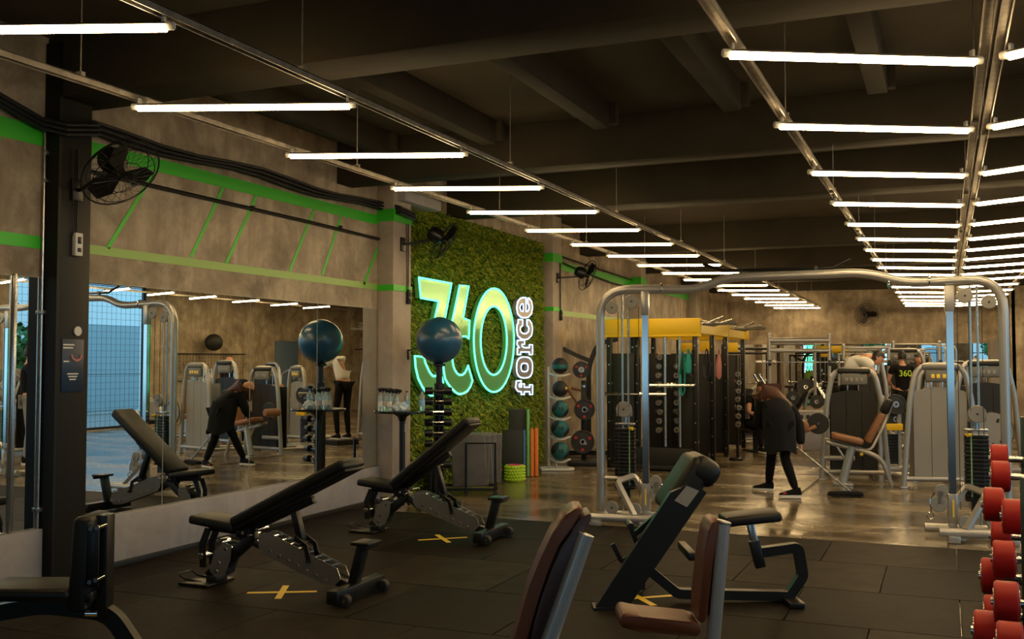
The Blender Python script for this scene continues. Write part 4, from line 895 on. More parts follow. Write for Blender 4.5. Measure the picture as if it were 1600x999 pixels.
def barbell(loc, rz, L, label, group='chrome barbells', plates=0):
    t = thing('barbell', label, 'barbell', loc, rz, group)
    b = MB(); b.cyl((-L / 2, 0, 0), (L / 2, 0, 0), .014, n=10); b.build('bar', 'silver_metal', t)
    for sg in (-1, 1): b = MB(); b.cyl((sg * L / 2, 0, 0), (sg * (L / 2 - .36), 0, 0), .024, n=12); b.cyl((sg * (L / 2 - .36), 0, 0), (sg * (L / 2 - .39), 0, 0), .04, n=12); b.build('sleeve', 'chrome', t)
    return t
fx, fy = RF(5.24, 20.6)
frame_rack('grey smith rack with two thick crossbars, left of the far mirror light', (fx, fy, 0), 20, 1.2, 2.12, 'far racks', [(2.03, .055), (1.82, .04)])
barbell((*RF(5.95, 20.5), 1.585), 21, 2.0, 'long chrome barbell resting on the far smith rack')
fx, fy = RF(8.9, 23.6)
frame_rack('yellow and grey rack behind the man with the 360 shirt', (fx, fy, 0), 20, 1.05, 2.02, 'far racks', [(2.0, .02)])
fx, fy = RF(6.75, 20.6)
frame_rack('grey rack in front of the far mirror, above the bending man', (fx, fy, 0), 20, .9, 1.9, 'far racks', [(1.88, .03), (1.6, .03)])
fx, fy = RF(5.0, 24.0)
frame_rack('dark rack far back beside the smith rack', (fx, fy, 0), 20, 1.3, 1.95, 'far racks', [(1.9, .03)], 'black_metal')
# storage block with square holes
t = thing('storage_block', 'beige storage block with a row of square holes behind the sweeper', 'shelf', (*RF(5.4, 18.3), 0), 23)
b = MB(); b.box((0, .2, .35), (.8, .4, .7), .01); b.build('body', 'plinth_concrete', t)
b = MB()
for k in range(6): b.box((-.3 + k * .12, -.003, .6), (.06, .012, .07), .003)
b.build('openings', 'black_rubber', t)
def bike(label, loc, rz):
    t = thing('exercise_bike', label, 'exercise bike', loc, rz, 'exercise bikes near the far mirror')
    b = MB(); b.cyl((.35, -.03, .35), (.35, .03, .35), .24, n=30, bev=.01); b.build('flywheel', 'black_metal', t)
    b = MB(); b.tube([(.35, 0, .35), (.25, 0, .95), (.4, 0, 1.1)], .03, 8); b.tube([(-.3, 0, .1), (-.15, 0, .5), (.3, 0, .55)], .03, 8); b.tube([(-.35, 0, .95), (-.1, 0, .45), (.05, 0, .3)], .025, 8); b.box((-.4, 0, .04), (.06, .5, .06), .01); b.box((.6, 0, .04), (.06, .5, .06), .01); b.tube([(-.4, 0, .06), (.6, 0, .06)], .03, 8); b.build('frame', 'black_metal', t)
    b = MB(); b.box((-.36, 0, 1.0), (.26, .18, .07), .03, seg=3); b.build('saddle', 'black_leather', t)
    b = MB(); b.tube([(.6, -.2, 1.15), (.4, -.2, 1.12), (.38, .2, 1.12), (.6, .2, 1.15)], .015, 8, bend=.04); b.build('handlebar', 'silver_metal', t)
    b = MB(); b.tube([(.08, -.13, .2), (.12, -.06, .3), (.16, .06, .38), (.2, .13, .46)], .012, 6); b.build('pedal_crank', 'silver_metal', t)
for i, (x, y, r, lab) in enumerate(((-3.3, 24.5, -70, 'exercise bike far left beside the racks'), (-2.5, 25.0, -80, 'exercise bike second from the left near the far mirror'), (-1.7, 25.2, -90, 'exercise bike third from the left near the far mirror'), (-.9, 25.4, -95, 'exercise bike right of the others near the far mirror'), (-4.2, 22.5, -60, 'exercise bike behind the black storage rig'))):
    bike(lab, (x, y, 0), r)
# low side furniture by the partition at the right edge
t = thing('hip_machine', 'white and black leg machine at the right edge behind the crossover post', 'gym machine', (1.25, 14.4, 0), 10)
b = MB(); b.tube([(-.3, 0, .04), (.5, 0, .04)], .04, 10); b.tube([(-.1, 0, .04), (-.05, 0, .75), (.35, 0, .95)], .04, 10, bend=.1); b.tube([(.0, -.3, .05), (.0, .4, .05)], .04, 10); b.build('frame', 'grey_metal', t)
b = MB(); b.cyl((.1, -.06, .72), (.1, -.03, .72), .15, n=28, bev=.006); b.build('cam_wheel', 'shroud_grey', t)
b = MB(); b.box((.3, 0, .5), (.4, .36, .08), .03, seg=3); b.build('seat_pad', 'black_leather', t)
b = MB(); b.tube([(.25, -.1, .9), (.1, -.15, .6), (.3, -.15, .45), (.42, -.15, .7)], .025, 8, bend=.08); b.build('lever', 'white_plastic', t)

# ================================================================== BLACK STORAGE RIG WITH YELLOW HEADERS
t = thing('storage_rig', 'big black training rig with yellow header beams in the centre back', 'gym rig', (-4.62, 14.55, 0))
def post(x, y, z, w=.075):
    b = MB(); b.box((x, y, z / 2 + .005), (w, w, z - .01), .004); o = b.build('post', 'black_metal', t)
    for k in range(7):
        b = MB(); b.cyl((x, y - w / 2 - .006, .15 + k * .28), (x, y - w / 2 + .002, .15 + k * .28), .013, n=8); b.build('bolt', 'silver_metal', o)
        b = MB(); b.cyl((x + w / 2 - .002, y, .15 + k * .28), (x + w / 2 + .006, y, .15 + k * .28), .013, n=8); b.build('bolt', 'silver_metal', o)
posts = [(0, 0), (1.3, 0), (1.28, 1.25), (1.24, 2.5), (1.2, 4.3), (0, 1.25), (0, 2.5), (0, 4.3), (.4, .1)]
for x, y in posts: post(x, y, 2.02)
b = MB(); b.box((.66, 0, 2.11), (1.44, .09, .24), .006); b.box((.66, -.01, 1.975), (1.44, .09, .03), .004); tag(b.build('header_beam', 'yellow_paint', t), 'yellow front header beam')
for y in (1.25, 2.5, 4.3): b = MB(); b.box((.63, y, 2.11), (1.36, .08, .22), .006); tag(b.build('header_beam', 'yellow_paint', t), 'yellow header beam')
b = MB(); b.beam((1.33, 0, 2.11), (1.22, 4.3, 2.11), .07, .2); tag(b.build('side_beam', 'yellow_paint', t), 'yellow side beam')
b = MB(); b.beam((0, 0, 2.11), (0, 4.3, 2.11), .07, .2); tag(b.build('side_beam', 'yellow_paint', t), 'yellow side beam')
def panel(x0, x1, y, z0=.06, z1=1.72):
    b = MB(); b.box(((x0 + x1) / 2, y, (z0 + z1) / 2), (x1 - x0, .02, z1 - z0), .003); b.build('dark_panel', 'shroud_dark', t)
panel(.03, .37, .02); panel(.43, .62, .45); panel(.8, .98, .55); panel(1.06, 1.25, .1, .06, 1.5); panel(.06, 1.2, 2.55); panel(.75, 1.2, 1.3); panel(.3, 1.15, 4.3)
for x, y in ((.95, 2.45), (1.0, 4.2), (.2, 4.2)): b = MB(); b.box((x, y, 1.86), (.26, .02, .17), .004); tag(b.build('placard', 'yellow_paint', t), 'small yellow placard')
b = MB(); b.box((.66, .05, .2), (1.25, .02, .26), .003); b.box((.66, .05, .05), (1.25, .3, .05), .003); b.build('kick_panel', 'shroud_dark', t)
for q, (x, y) in enumerate(((.6, -.08), (.84, .03), (1.06, .02))):
    b = MB(); b.cyl((x, y, .35), (x, y, 1.98), .02, n=10); b.build('guide_rod', 'silver_metal', t)
for y in (.0, 2.5):
    b = MB(); b.tube([(1.3, y, 2.2), (1.5, y + .02, 2.16), (1.72, y - .03, 2.24)], .018, 8); b.tube([(1.3, y + .1, 2.16), (1.55, y + .1, 2.12), (1.82, y + .1, 2.2)], .018, 8); b.tube([(1.42, y - .05, 2.14), (1.62, y, 2.14), (1.9, y + .02, 2.15)], .022, 8); b.build('pull_up_grips', 'silver_metal', t)
barbell((-4.62 + .4, 14.55 - .2, 1.12), 8, 1.0, 'chrome barbell on the rig hooks, beside the left weight stack', 'short barbells on the black rig')
barbell((-4.62 + .95, 14.55 - .12, 1.25), 8, .7, 'short barbell held on the black rig, higher than the other', 'short barbells on the black rig')
# dumbbell columns in the rig
def small_dumbbell(loc, rz, label, r, L, group, m='stick_metal'):
    t_ = thing('dumbbell', label, 'dumbbell', loc, rz, group)
    b = MB(); b.cyl((-L / 2, 0, 0), (L / 2, 0, 0), r * .3, n=8); b.build('handle', 'chrome', t_)
    for sg in (-1, 1): b = MB(); b.cyl((sg * L / 2, 0, 0), (sg * (L / 2 - L * .3), 0, 0), r, n=14, bev=r * .15); b.build('head', m, t_)
    return t_
proto = None
for cx_, cy_, n_, nm in ((-3.93, 14.78, 9, 'left'), (-3.7, 14.95, 8, 'middle'), (-3.1, 16.6, 7, 'right')):
    for k in range(n_):
        z = .58 + k * .135; lab = 'small steel dumbbell in the %s column of the black rig, %s from the bottom' % (nm, ORD[k])
        if proto is None: proto = small_dumbbell((cx_, cy_, z), 100, lab, .045, .24, 'steel dumbbells on the black rig')
        else: dup(proto, (cx_, cy_, z), 100 + (k % 3) * 6, lab)
    t2 = thing('dumbbell_column', 'upright holder of the %s dumbbell column in the black rig' % nm, 'rack', (cx_ - .02, cy_ + .06, 0))
    b = MB(); b.box((0, 0, .85), (.04, .04, 1.7), .003); b.box((0, -.05, .02), (.2, .3, .04), .004); b.build('upright', 'black_metal', t2)
    b = MB()
    for k in range(n_): b.box((.02, -.05, .53 + k * .135), (.03, .1, .012))
    b.build('cradles', 'black_metal', t2)
def band(px, F, y0, y1, w, m, label, cat='exercise band', wide=.0):
    R = (px - 800) / FPX * F; z0 = 1.6 - (y0 - 565) / FPX * F; z1 = 1.6 - (y1 - 565) / FPX * F; X, Y = RF(R, F)
    b = MB(); a = w / 2; H = z0 - z1
    b.tube([(-a * .3, 0, 0), (0, 0, .03), (a * .3, 0, 0), (a, .01, -H * .5), (a * .8, .01, -H * .9), (0, .01, -H), (-a * .8, .01, -H * .9), (-a, .01, -H * .5)], .0, rect=(.012, .035), closed=True)
    if wide:
        b.plate([(-a * .4, -.05), (a * .5, -.05), (a, -H * .6), (a * .8, -H), (-a * .8, -H), (-a, -H * .6)], -.012, .012, .005)
    return tag(b.build('exercise_band', m, loc=(X, Y, z0), rz=math.radians(23)), label, cat, 'bands hanging on the black rig')
band(1075, 14.6, 548, 583, .08, 'teal_cloth', 'teal cloth band hanging on the black rig', wide=1)
band(1066, 14.7, 552, 618, .07, 'teal_cloth', 'long dark teal band hanging lower on the rig')
band(1083, 14.65, 548, 590, .09, 'black_rubber', 'black loop band beside the teal cloth')
band(1104, 15.6, 548, 592, .09, 'black_rubber', 'black loop band between the second and third rig posts')
band(1111, 15.9, 548, 600, .08, 'black_rubber', 'second black loop band by the third rig post')
band(1123, 16.7, 549, 592, .07, 'pink_cloth', 'pink band hanging on the back part of the black rig', wide=1)
# ================================================================== BALL RACK, PLATES
t = thing('ball_rack', 'pale upright rack holding medicine balls by the green box pilaster', 'rack', (*RF(.62, 14.95), 0), 23)
for x in (-.075, .03): b = MB(); b.cyl((x, .08, .03), (x, .08, 1.52), .018, n=12); b.build('upright', 'white_plastic', t)
b = MB(); b.tube([(-.18, -.12, .02), (.25, -.12, .02), (.3, .05, .02), (.1, .2, .02), (-.2, .12, .02)], .02, 8, bend=.1, closed=True); b.build('base', 'white_plastic', t)
ball_y = [572, 608, 640, 670, 705]
for py in ball_y:
    z = 1.6 - (py - 565) * 14.9 / FPX
    b = MB(); b.tube([(-.07, .07, z - .11), (.02, -.12, z - .15), (.12, -.16, z - .15), (.24, .02, z - .12)], .012, 8, bend=.06); b.tube([(-.07, .08, z - .13), (.12, .1, z - .15), (.24, .04, z - .12)], .012, 8, bend=.05); b.build('cradle', 'white_plastic', t)
bl = [('medicine ball, black with teal band, on the top cradle of the ball rack', .12), ('all black medicine ball with a small yellow mark, second cradle from the top', .118), ('teal and black medicine ball on the middle cradle', .125), ('bigger teal medicine ball on the fourth cradle', .135), ('teal medicine ball on the lowest cradle', .135)]
for k, (py, (lab, r)) in enumerate(zip(ball_y, bl)):
    z = 1.6 - (py - 565) * 14.8 / FPX; X, Y = RF(.62 + .085, 14.85)
    bt = thing('medicine_ball', lab, 'ball', (X, Y, z), 23 + k * 20, 'medicine balls on the rack')
    b = MB(); b.sphere((0, 0, 0), r, n=28); b.build('ball', 'black_rubber' if k < 2 else 'teal_rubber', bt)
    b = MB()
    if k == 0:
        prof = [(math.cos(a) * (r + .002), math.sin(a) * (r + .002)) for a in (-.35, -.2, 0, .15)]; b.lathe(prof, 28); b.build('band', 'teal_rubber', bt)
    else:
        if k > 1:
            for q, (dv, am) in enumerate((((-.75, -.35, .45), .75), ((.8, -.3, -.5), .6), ((.1, .6, .8), .8))):
                Ri = Matrix.Rotation(-math.radians(k * 20), 4, 'Z'); prof = [(max(.001, math.sin(am * j / 6)) * (r + .0015), math.cos(am * j / 6) * (r + .0015)) for j in range(7)]
                b.lathe(prof, 24, frame_to(Ri @ Vector(dv))); b.build('black_patch', 'black_rubber', bt); b = MB()
        else:
            b.sphere((.05, -r * .86, .01), .025, (1, .4, 1)); b.build('yellow_mark', 'yellow_paint', bt)
    if k > 1:
        c = bpy.data.curves.new('number', 'FONT'); c.body = '10'; c.size = .085; c.extrude = .002; c.align_x = 'CENTER'; c.align_y = 'CENTER'; c.materials.append(MATS['cloth_black'])
        tmp = bpy.data.objects.new('tmp', c); me = bpy.data.meshes.new_from_object(tmp); bpy.data.objects.remove(tmp)
        o = bpy.data.objects.new('number', me); COL.objects.link(o); o.parent = bt
        o.rotation_euler = (math.radians(90), 0, -math.radians(k * 20)); A = math.radians(-90 - k * 20); o.location = ((r + .001) * math.cos(A), (r + .001) * math.sin(A), .01)
# plate tree
t = thing('plate_tree', 'dark plate storage stand between the ball rack and the crossover', 'rack', (*RF(1.12, 15.6), 0), 23)
b = MB(); b.box((0, .25, .65), (.08, .08, 1.3), .004); b.box((0, .2, .04), (.5, .6, .07), .01); b.build('stand', 'black_metal', t)
for x, z in ((0, .35), (.03, .85), (-.02, 1.22)): b = MB(); b.cyl((x, -.16, z), (x, .3, z), .022, n=12); b.build('peg', 'chrome', t)
for px, py, r, lab in ((910, 690, .18, 'red dotted weight plate at the bottom of the plate stand'), (913, 640, .16, 'red dotted weight plate in the middle of the plate stand'), (908, 578, .13, 'weight plate at the top of the plate stand')):
    F = 15.5; R = (px - 800) / FPX * F; weight_plate((*RF(R, F), 1.6 - (py - 565) / FPX * F), (.35, -.95, 0), r, lab, .05, True, 'red dotted plates')
t = thing('plate_machine', 'dark curved machine frame with yellow box behind the medicine balls', 'gym machine', (*RF(1.0, 17.2), 0), 23)
b = MB(); b.tube([(-.3, 0, .05), (-.25, 0, 1.6), (-.2, 0, 1.85), (.1, 0, 1.7), (.35, 0, 1.6)], 0, rect=(.07, .07), bend=.1); b.tube([(.3, 0, .05), (.3, 0, 1.5), (.45, 0, 1.9), (.8, 0, 1.98)], 0, rect=(.08, .08), bend=.15); b.tube([(-.4, 0, .05), (.8, 0, .05)], 0, rect=(.08, .08)); b.build('frame', 'black_metal', t)
b = MB(); b.box((-.25, -.1, 2.02), (.2, .1, .26), .01); b.build('yellow_box', 'yellow_paint', t)
b = MB(); b.tube([(-.1, -.1, 1.2), (.1, -.12, .9), (.2, -.1, .7)], .025, 8); b.tube([(.0, -.1, 1.15), (.2, -.1, 1.1), (.3, -.1, .8)], .025, 8); b.build('lever_arms', 'tan_leather', t)

# ================================================================== BALL TOWER, TABLE, MATS, STEPS
TX, TY_ = -5.1, 9.98
TX, TY_ = -5.16, 10.02
t = thing('dumbbell_tower', 'black dumbbell tower carrying the big blue ball in front of the grass', 'rack', (TX, TY_, 0), 23)
b = MB(); b.cyl((0, 0, .02), (0, 0, 1.55), .035, n=14); b.cyl((0, 0, 1.2), (0, 0, 1.36), .055, n=14, bev=.01); b.cyl((0, 0, 1.545), (0, 0, 1.58), .07, n=18, bev=.01); b.build('pole', 'black_metal', t)
b = MB(); b.box((0, 0, .03), (.5, .1, .05), .01); b.box((0, 0, .03), (.1, .5, .05), .01); b.box((-.045, 0, .8), (.02, .08, 1.0), .003); b.box((.045, 0, .8), (.02, .08, 1.0), .003); b.build('base', 'black_metal', t)
b = MB()
for k in range(8): b.box((0, -.07, .43 + k * .115), (.12, .12, .012), .003)
b.build('cradles', 'black_metal', t)
proto2 = None
for k in range(8):
    z = .47 + k * .115; lab = 'small black dumbbell on the tower under the blue ball, %s from the bottom' % ORD[k]
    X = TX + .1 * math.sin(TH); Y = TY_ - .1 * math.cos(TH); rr = 23
    if proto2 is None: proto2 = small_dumbbell((X, Y, z), rr, lab, .042, .3, 'black dumbbells on the tower', 'black_metal')
    else: dup(proto2, (X, Y, z), rr + (k % 2) * 5, lab).scale = ((1.0 if k < 6 else .62),) * 3 if False else (1, 1, 1)
MB().sphere((0, 0, 0), .258, n=40).build('exercise_ball', 'ball_blue', loc=(TX, TY_, 1.835))
o = bpy.data.objects['exercise_ball']; tag(o, 'large dark blue exercise ball balanced on top of the dumbbell tower', 'exercise ball')
TB = (-5.4, 9.62)
t = thing('bistro_table', 'tall round black bistro table beside the pilaster, holding bottles', 'table', (*TB, 0), 23)
b = MB(); b.cyl((0, 0, 1.045), (0, 0, 1.07), .31, n=48, bev=.005); b.build('table_top', 'glass_top' if 'glass_top' in MATS else mat('glass_top', (.015, .018, .018), .08).name, t)
b = MB(); b.cyl((0, 0, .05), (0, 0, 1.0), .032, n=16); b.lathe([(.032, .95), (.05, 1.0), (.12, 1.045)], 16); b.build('column', 'black_metal', t)
b = MB(); b.box((.034, -.01, .88), (.01, .02, .09)); tag(b.build('paper_tag', 'white_plastic', t), 'small white tag')
for k in range(3): a = math.radians(k * 120 + 200); b = MB(); b.tube([(0, 0, .22), (math.cos(a) * .15, math.sin(a) * .15, .1), (math.cos(a) * .28, math.sin(a) * .28, .02)], .018, 8); b.build('leg', 'black_metal', t)
def bottle(dx, dy, h, r, kind, label, group):
    c, s_ = math.cos(TH), math.sin(TH); t = thing('bottle', label, 'bottle', (TB[0] + dx * c - dy * s_, TB[1] + dx * s_ + dy * c, 1.07), 0, group)
    b = MB(); b.lathe([(r * .9, 0), (r, .01), (r, h * .62), (r * .95, h * .68), (r * .4, h * .82), (r * .38, h * .88)], 18, cap=True); b.build('body', 'clear_plastic', t)
    b = MB(); b.lathe([(r * 1.02, h * .2), (r * 1.02, h * .45)], 18); b.build('label_sleeve', 'white_plastic' if kind == 'spray' else 'label_blue', t)
    b = MB()
    if kind == 'spray':
        b.cyl((0, 0, h * .86), (0, 0, h * .95), r * .5, n=12); b.sphere((0, 0, h * .98), .026, (1.2, .8, .8), 10); b.box((.02, 0, h * 1.0), (.085, .03, .034), .008); b.box((.04, 0, h * .93), (.012, .015, .04), .004, R=rot('Y', 20)); b.build('spray_head', 'black_metal', t)
    else: b.cyl((0, 0, h * .87), (0, 0, h * .94), r * .45, n=12, bev=.002); b.build('cap', 'cap_blue' if kind == 'water' else 'black_metal', t)
for k, (dx, dy) in enumerate(((-.23, -.06), (-.175, .02), (-.13, -.09), (-.1, .06), (-.06, -.03))):
    bottle(dx, dy, .23 - .005 * k, .031, 'spray', 'clear spray bottle with black trigger on the bistro table, %s from the left' % ORD[k], 'spray bottles on the bistro table')
bottle(.04, .08, .22, .028, 'tall', 'slim clear bottle with black cap in the middle of the bistro table', 'tall bottles on the bistro table')
bottle(.21, .02, .235, .033, 'water', 'clear water bottle with blue cap at the right of the bistro table', 'tall bottles on the bistro table')
def cloth_blob(loc, label):
    bm = bmesh.new(); bmesh.ops.create_icosphere(bm, subdivisions=4, radius=.085); rd = random.Random(5)
    from mathutils import noise
    for v in bm.verts:
        n_ = noise.noise(v.co * 22) * .35 + noise.noise(v.co * 50) * .12; v.co *= 1 + n_; v.co.z = max(0, v.co.z * .75 + .03)
    me = bpy.data.meshes.new('towel'); bm.to_mesh(me); bm.free(); me.materials.append(mat('towel_blue', (.35, .5, .62), .9, noise=(20, .1, (.7, .75, .78)))); me.polygons.foreach_set('use_smooth', [True] * len(me.polygons))
    o = bpy.data.objects.new('crumpled_towel', me); COL.objects.link(o); o.location = loc; tag(o, label, 'towel')
cloth_blob((TB[0] + .03, TB[1] - .1, 1.071), 'crumpled pale blue towel on the bistro table')
# folding mats in a wheeled frame
MTX, MTY = -5.34, 11.15
t = thing('mat_trolley', 'low black wheeled frame holding grey gym mats by the grass wall', 'trolley', (MTX, MTY, 0), 23)
b = MB()
b.tube([(-.02, -.2, .06), (-.02, -.2, .62), (.33, -.2, .62), (.33, -.2, .06)], 0, rect=(.03, .03)); b.tube([(-.32, .25, .06), (-.32, .25, .62), (.33, .25, .62), (.33, .25, .06)], 0, rect=(.03, .03))
b.tube([(-.35, -.2, .07), (.33, -.2, .07), (.33, .25, .07), (-.32, .25, .07)], 0, rect=(.03, .03), closed=True); b.build('frame', 'black_metal', t)
for x, y in ((-.02, -.2), (.33, -.2), (.33, .25), (-.32, .25)): b = MB(); wheel(b, (x, y, .03), .028, .02); b.build('wheel', 'black_rubber', t)
for k in range(6):
    b = MB(); b.box((0, 0, 0), (.44, .045, .62) if k < 5 else (.42, .05, .64), .02, seg=3)
    c, s_ = math.cos(TH), math.sin(TH); dx, dy = (.15 - k * .045, .18 - k * .0 - .055 * k) if False else (.16 - .03 * k if k else .18, .2 - .062 * k)
    o = b.build('gym_mat', 'grey_vinyl', loc=(MTX + dx * c - dy * s_, MTY + dx * s_ + dy * c, .41)); o.rotation_euler = (math.radians(3), math.radians(-3 if k % 2 else 2), TH)
    tag(o, 'grey vinyl gym mat standing in the trolley, %s from the grass wall' % ORD[k], 'gym mat', 'mats in the trolley')
for k, (x0, dz, lean, lab) in enumerate(((-.3, .62, 8, 'dark leaning gym mat left of the trolley, nearest to it'), (-.36, .6, 12, 'dark leaning gym mat left of the trolley, second from it'), (-.42, .56, 16, 'dark leaning gym mat furthest left of the trolley'))):
    b = MB(); b.box((0, 0, dz / 2), (.05, .4, dz), .018, seg=2); c, s_ = math.cos(TH), math.sin(TH); dx, dy = x0 - .03, .05
    o = b.build('gym_mat', 'black_leather', loc=(MTX + dx * c - dy * s_, MTY + dx * s_ + dy * c, .005)); o.rotation_euler = (0, math.radians(lean - 16), TH); tag(o, lab, 'gym mat', 'dark mats beside the trolley')
# step boards, foam blocks and roller against the grass
def board(px0, px1, py0, py1, F, th, m, label, name='step_board', lean=-4):
    R0 = (px0 - 800) / FPX * F; R1 = (px1 - 800) / FPX * F; z1 = 1.6 - (py0 - 565) / FPX * F
    X, Y = RF((R0 + R1) / 2, F); b = MB(); b.box((0, 0, z1 / 2), (R1 - R0, th, z1), min(.012, (R1 - R0) * .3), seg=2)
    o = b.build(name, m, loc=(X, Y, .004)); o.rotation_euler = (math.radians(lean), 0, TH); return tag(o, label, 'exercise board', 'boards leaning by the grass wall')
board(785, 817, 672, 745, 13.95, .05, 'black_rubber', 'low black step board leaning by the grass wall')
board(795, 822, 640, 740, 14.15, .05, 'black_rubber', 'tall black board standing behind the low one')
board(817.5, 821, 672, 745, 13.97, .05, 'blue_foam', 'thin blue board edge beside the low black board')
board(823, 827.5, 640, 740, 14.1, .1, 'green_foam', 'thin pale green board beside the black ones')
board(828.5, 834, 670, 742, 14.1, .12, 'orange_foam', 'left orange foam board beside the ball rack')
board(835.5, 841, 669, 740, 14.15, .12, 'orange_foam', 'right orange foam board beside the ball rack')
X, Y = RF((804.5 - 800) / FPX * 13.6, 13.6)
t = thing('foam_roller', 'lime green knobbly foam roller standing on the floor by the boards', 'foam roller', (X, Y, .0), 0)
b = MB(); b.lathe([(.09, .0), (.125, .005), (.13, .02), (.13, .2), (.125, .215), (.085, .215), (.085, .01), (.09, 0)], 36)
for i in range(5):
    for k in range(22):
        a = 2 * math.pi * (k + .5 * (i % 2)) / 22; b.box((.131 * math.cos(a), .131 * math.sin(a), .03 + i * .04), (.03, .028, .03), .01, R=rot('Z', math.degrees(a)), seg=1)
b.build('foam_shell', 'lime_foam', t)
b = MB(); b.lathe([(.07, .005), (.086, .005), (.088, .222), (.07, .222), (.07, .005)], 30); tag(b.build('inner_tube', 'pink_foam', t), 'pink inner tube')
# hanging net and shelf goods on the right wall (seen in the mirror)
t = thing('storage_net', 'black net panel with hooks on the right wall, reflected in the mirror', 'net', (RX_ - .03, 21.6, 1.2))
b = MB()
for k in range(24): b.box((0, -1.4 + k * .12, 0), (.004, .005, 1.2))
for k in range(14): b.box((0, 0, -.58 + k * .09), (.004, 2.8, .004))
b.build('mesh_net', 'net', t, smooth=False)
b = MB(); b.box((-.01, 0, .6), (.02, 2.9, .025)); b.box((-.01, 0, -.1), (.02, 2.9, .02)); b.build('rail', 'black_metal', t)
t = MB(); t.sphere((0, 0, 0), .28, (.7, 1, .8), 20); tag(t.build('black_bag', 'black_rubber', loc=(RX_ - .3, 21.4, 2.1)), 'round black bag hung on the right wall, seen in the mirror', 'bag')
b = MB(); b.box((0, 0, 1.1), (.05, 1.1, 2.2), .01); struct(b.build('door_1', 'blue_door', loc=(RX_ - .02, 25.0, 0)))
def tread(label, loc, rz):
    t = thing('treadmill', label, 'treadmill', loc, rz, 'treadmills by the windows')
    b = MB(); b.box((0, 0, .12), (.75, 1.7, .14), .03); b.build('deck', 'shroud_dark', t)
    for sg in (-1, 1): b = MB(); b.tube([(sg * .36, .7, .15), (sg * .36, .85, 1.25), (sg * .33, .4, 1.05)], .03, 8, bend=.08); b.build('side_rail', 'grey_metal', t)
    b = MB(); b.box((0, .82, 1.3), (.7, .12, .3), .03); b.build('console', 'display_grey', t)
for k in range(4): tread('treadmill facing the windows, %s from the front, reflected in the mirror' % ORD[k], (4.9, 9.2 + k * 1.9, 0), -90)
# ================================================================== PEOPLE
def skin_geo(P, E, root, sub=2):
    """grow one smooth surface round a joint skeleton. P: name -> (x, y, z, rx[, ry]); E: pairs"""
    names = list(P); idx = {n: i for i, n in enumerate(names)}
    me = bpy.data.meshes.new('s'); me.from_pydata([P[n][:3] for n in names], [(idx[a], idx[c]) for a, c in E], [])
    o = bpy.data.objects.new('s', me); COL.objects.link(o)
    o.modifiers.new('k', 'SKIN'); sv = me.skin_vertices[0].data
    for n in names:
        r = P[n][3:]; sv[idx[n]].radius = (r[0], r[1] if len(r) > 1 else r[0])
    sv[idx[root]].use_root = True
    m = o.modifiers.new('u', 'SUBSURF'); m.levels = sub; m.render_levels = sub
    dg = bpy.context.evaluated_depsgraph_get(); dg.update(); ev = o.evaluated_get(dg); em = ev.to_mesh()
    vs = [v.co.copy() for v in em.vertices]; fs = [list(p.vertices) for p in em.polygons]; ev.to_mesh_clear()
    bpy.data.objects.remove(o); bpy.data.meshes.remove(me); return vs, fs
def lerp(a, c, t): return tuple(x + (y - x) * t for x, y in zip(a, c))
def head_geo(b, c, face, up, s=1.0):
    """head with brow, nose, mouth, chin and ears; face = direction it looks, up = crown direction"""
    f = Vector(face).normalized(); u = Vector(up); u = (u - f * u.dot(f)).normalized(); r = u.cross(f) * -1
    M = Matrix(((r.x, f.x, u.x, c[0]), (r.y, f.y, u.y, c[1]), (r.z, f.z, u.z, c[2]), (0, 0, 0, 1)))
    vs = []; fs = []; n = 28; m = 22
    for i in range(m + 1):
        ph = math.pi * i / m
        for k in range(n):
            a = 2 * math.pi * k / n
            x = math.sin(ph) * math.cos(a); y = math.sin(ph) * math.sin(a); z = -math.cos(ph)
            X = x * .074; Y = y * .092; Z = z * .115
            if z < 0: X *= 1 + .28 * z; Y *= 1 + (.1 if y > 0 else .25) * z
            if y > .2:
                fr = max(0, y) ** 2
                Y += .018 * math.exp(-((x / .17) ** 2 + ((z + .15) / .2) ** 2)) * fr      # nose
                Y -= .008 * (math.exp(-(((x - .38) / .18) ** 2 + ((z - .05) / .12) ** 2)) + math.exp(-(((x + .38) / .18) ** 2 + ((z - .05) / .12) ** 2)))  # eye sockets
                Y += .006 * math.exp(-((x / .35) ** 2 + ((z + .52) / .09) ** 2)) + .008 * math.exp(-((x / .3) ** 2 + ((z + .85) / .15) ** 2))  # lips, chin
            vs.append(M @ Vector((X * s, Y * s, Z * s)))
    for i in range(m):
        for k in range(n): fs.append([i * n + k, i * n + (k + 1) % n, (i + 1) * n + (k + 1) % n, (i + 1) * n + k])
    b.add(vs, fs)
    for sg in (-1, 1): b.sphere(M @ Vector((sg * .076 * s, -.005 * s, -.01 * s)), .022 * s, (.45, .8, 1.3), 10)
    return M
def eyes(M, t, s=1.0):
    for sg in (-1, 1): b = MB(); b.sphere(M @ Vector((sg * .028 * s, .078 * s, .006 * s)), .009 * s, n=8); b.build('eye', 'hair_black', t)
    b = MB(); b.tube([M @ Vector((-.022 * s, .084 * s, -.06 * s)), M @ Vector((0, .088 * s, -.061 * s)), M @ Vector((.022 * s, .084 * s, -.06 * s))], .004 * s, 6); b.build('mouth', 'red_lips' if 'red_lips' in MATS else mat('red_lips', (.35, .1, .08), .5).name, t)
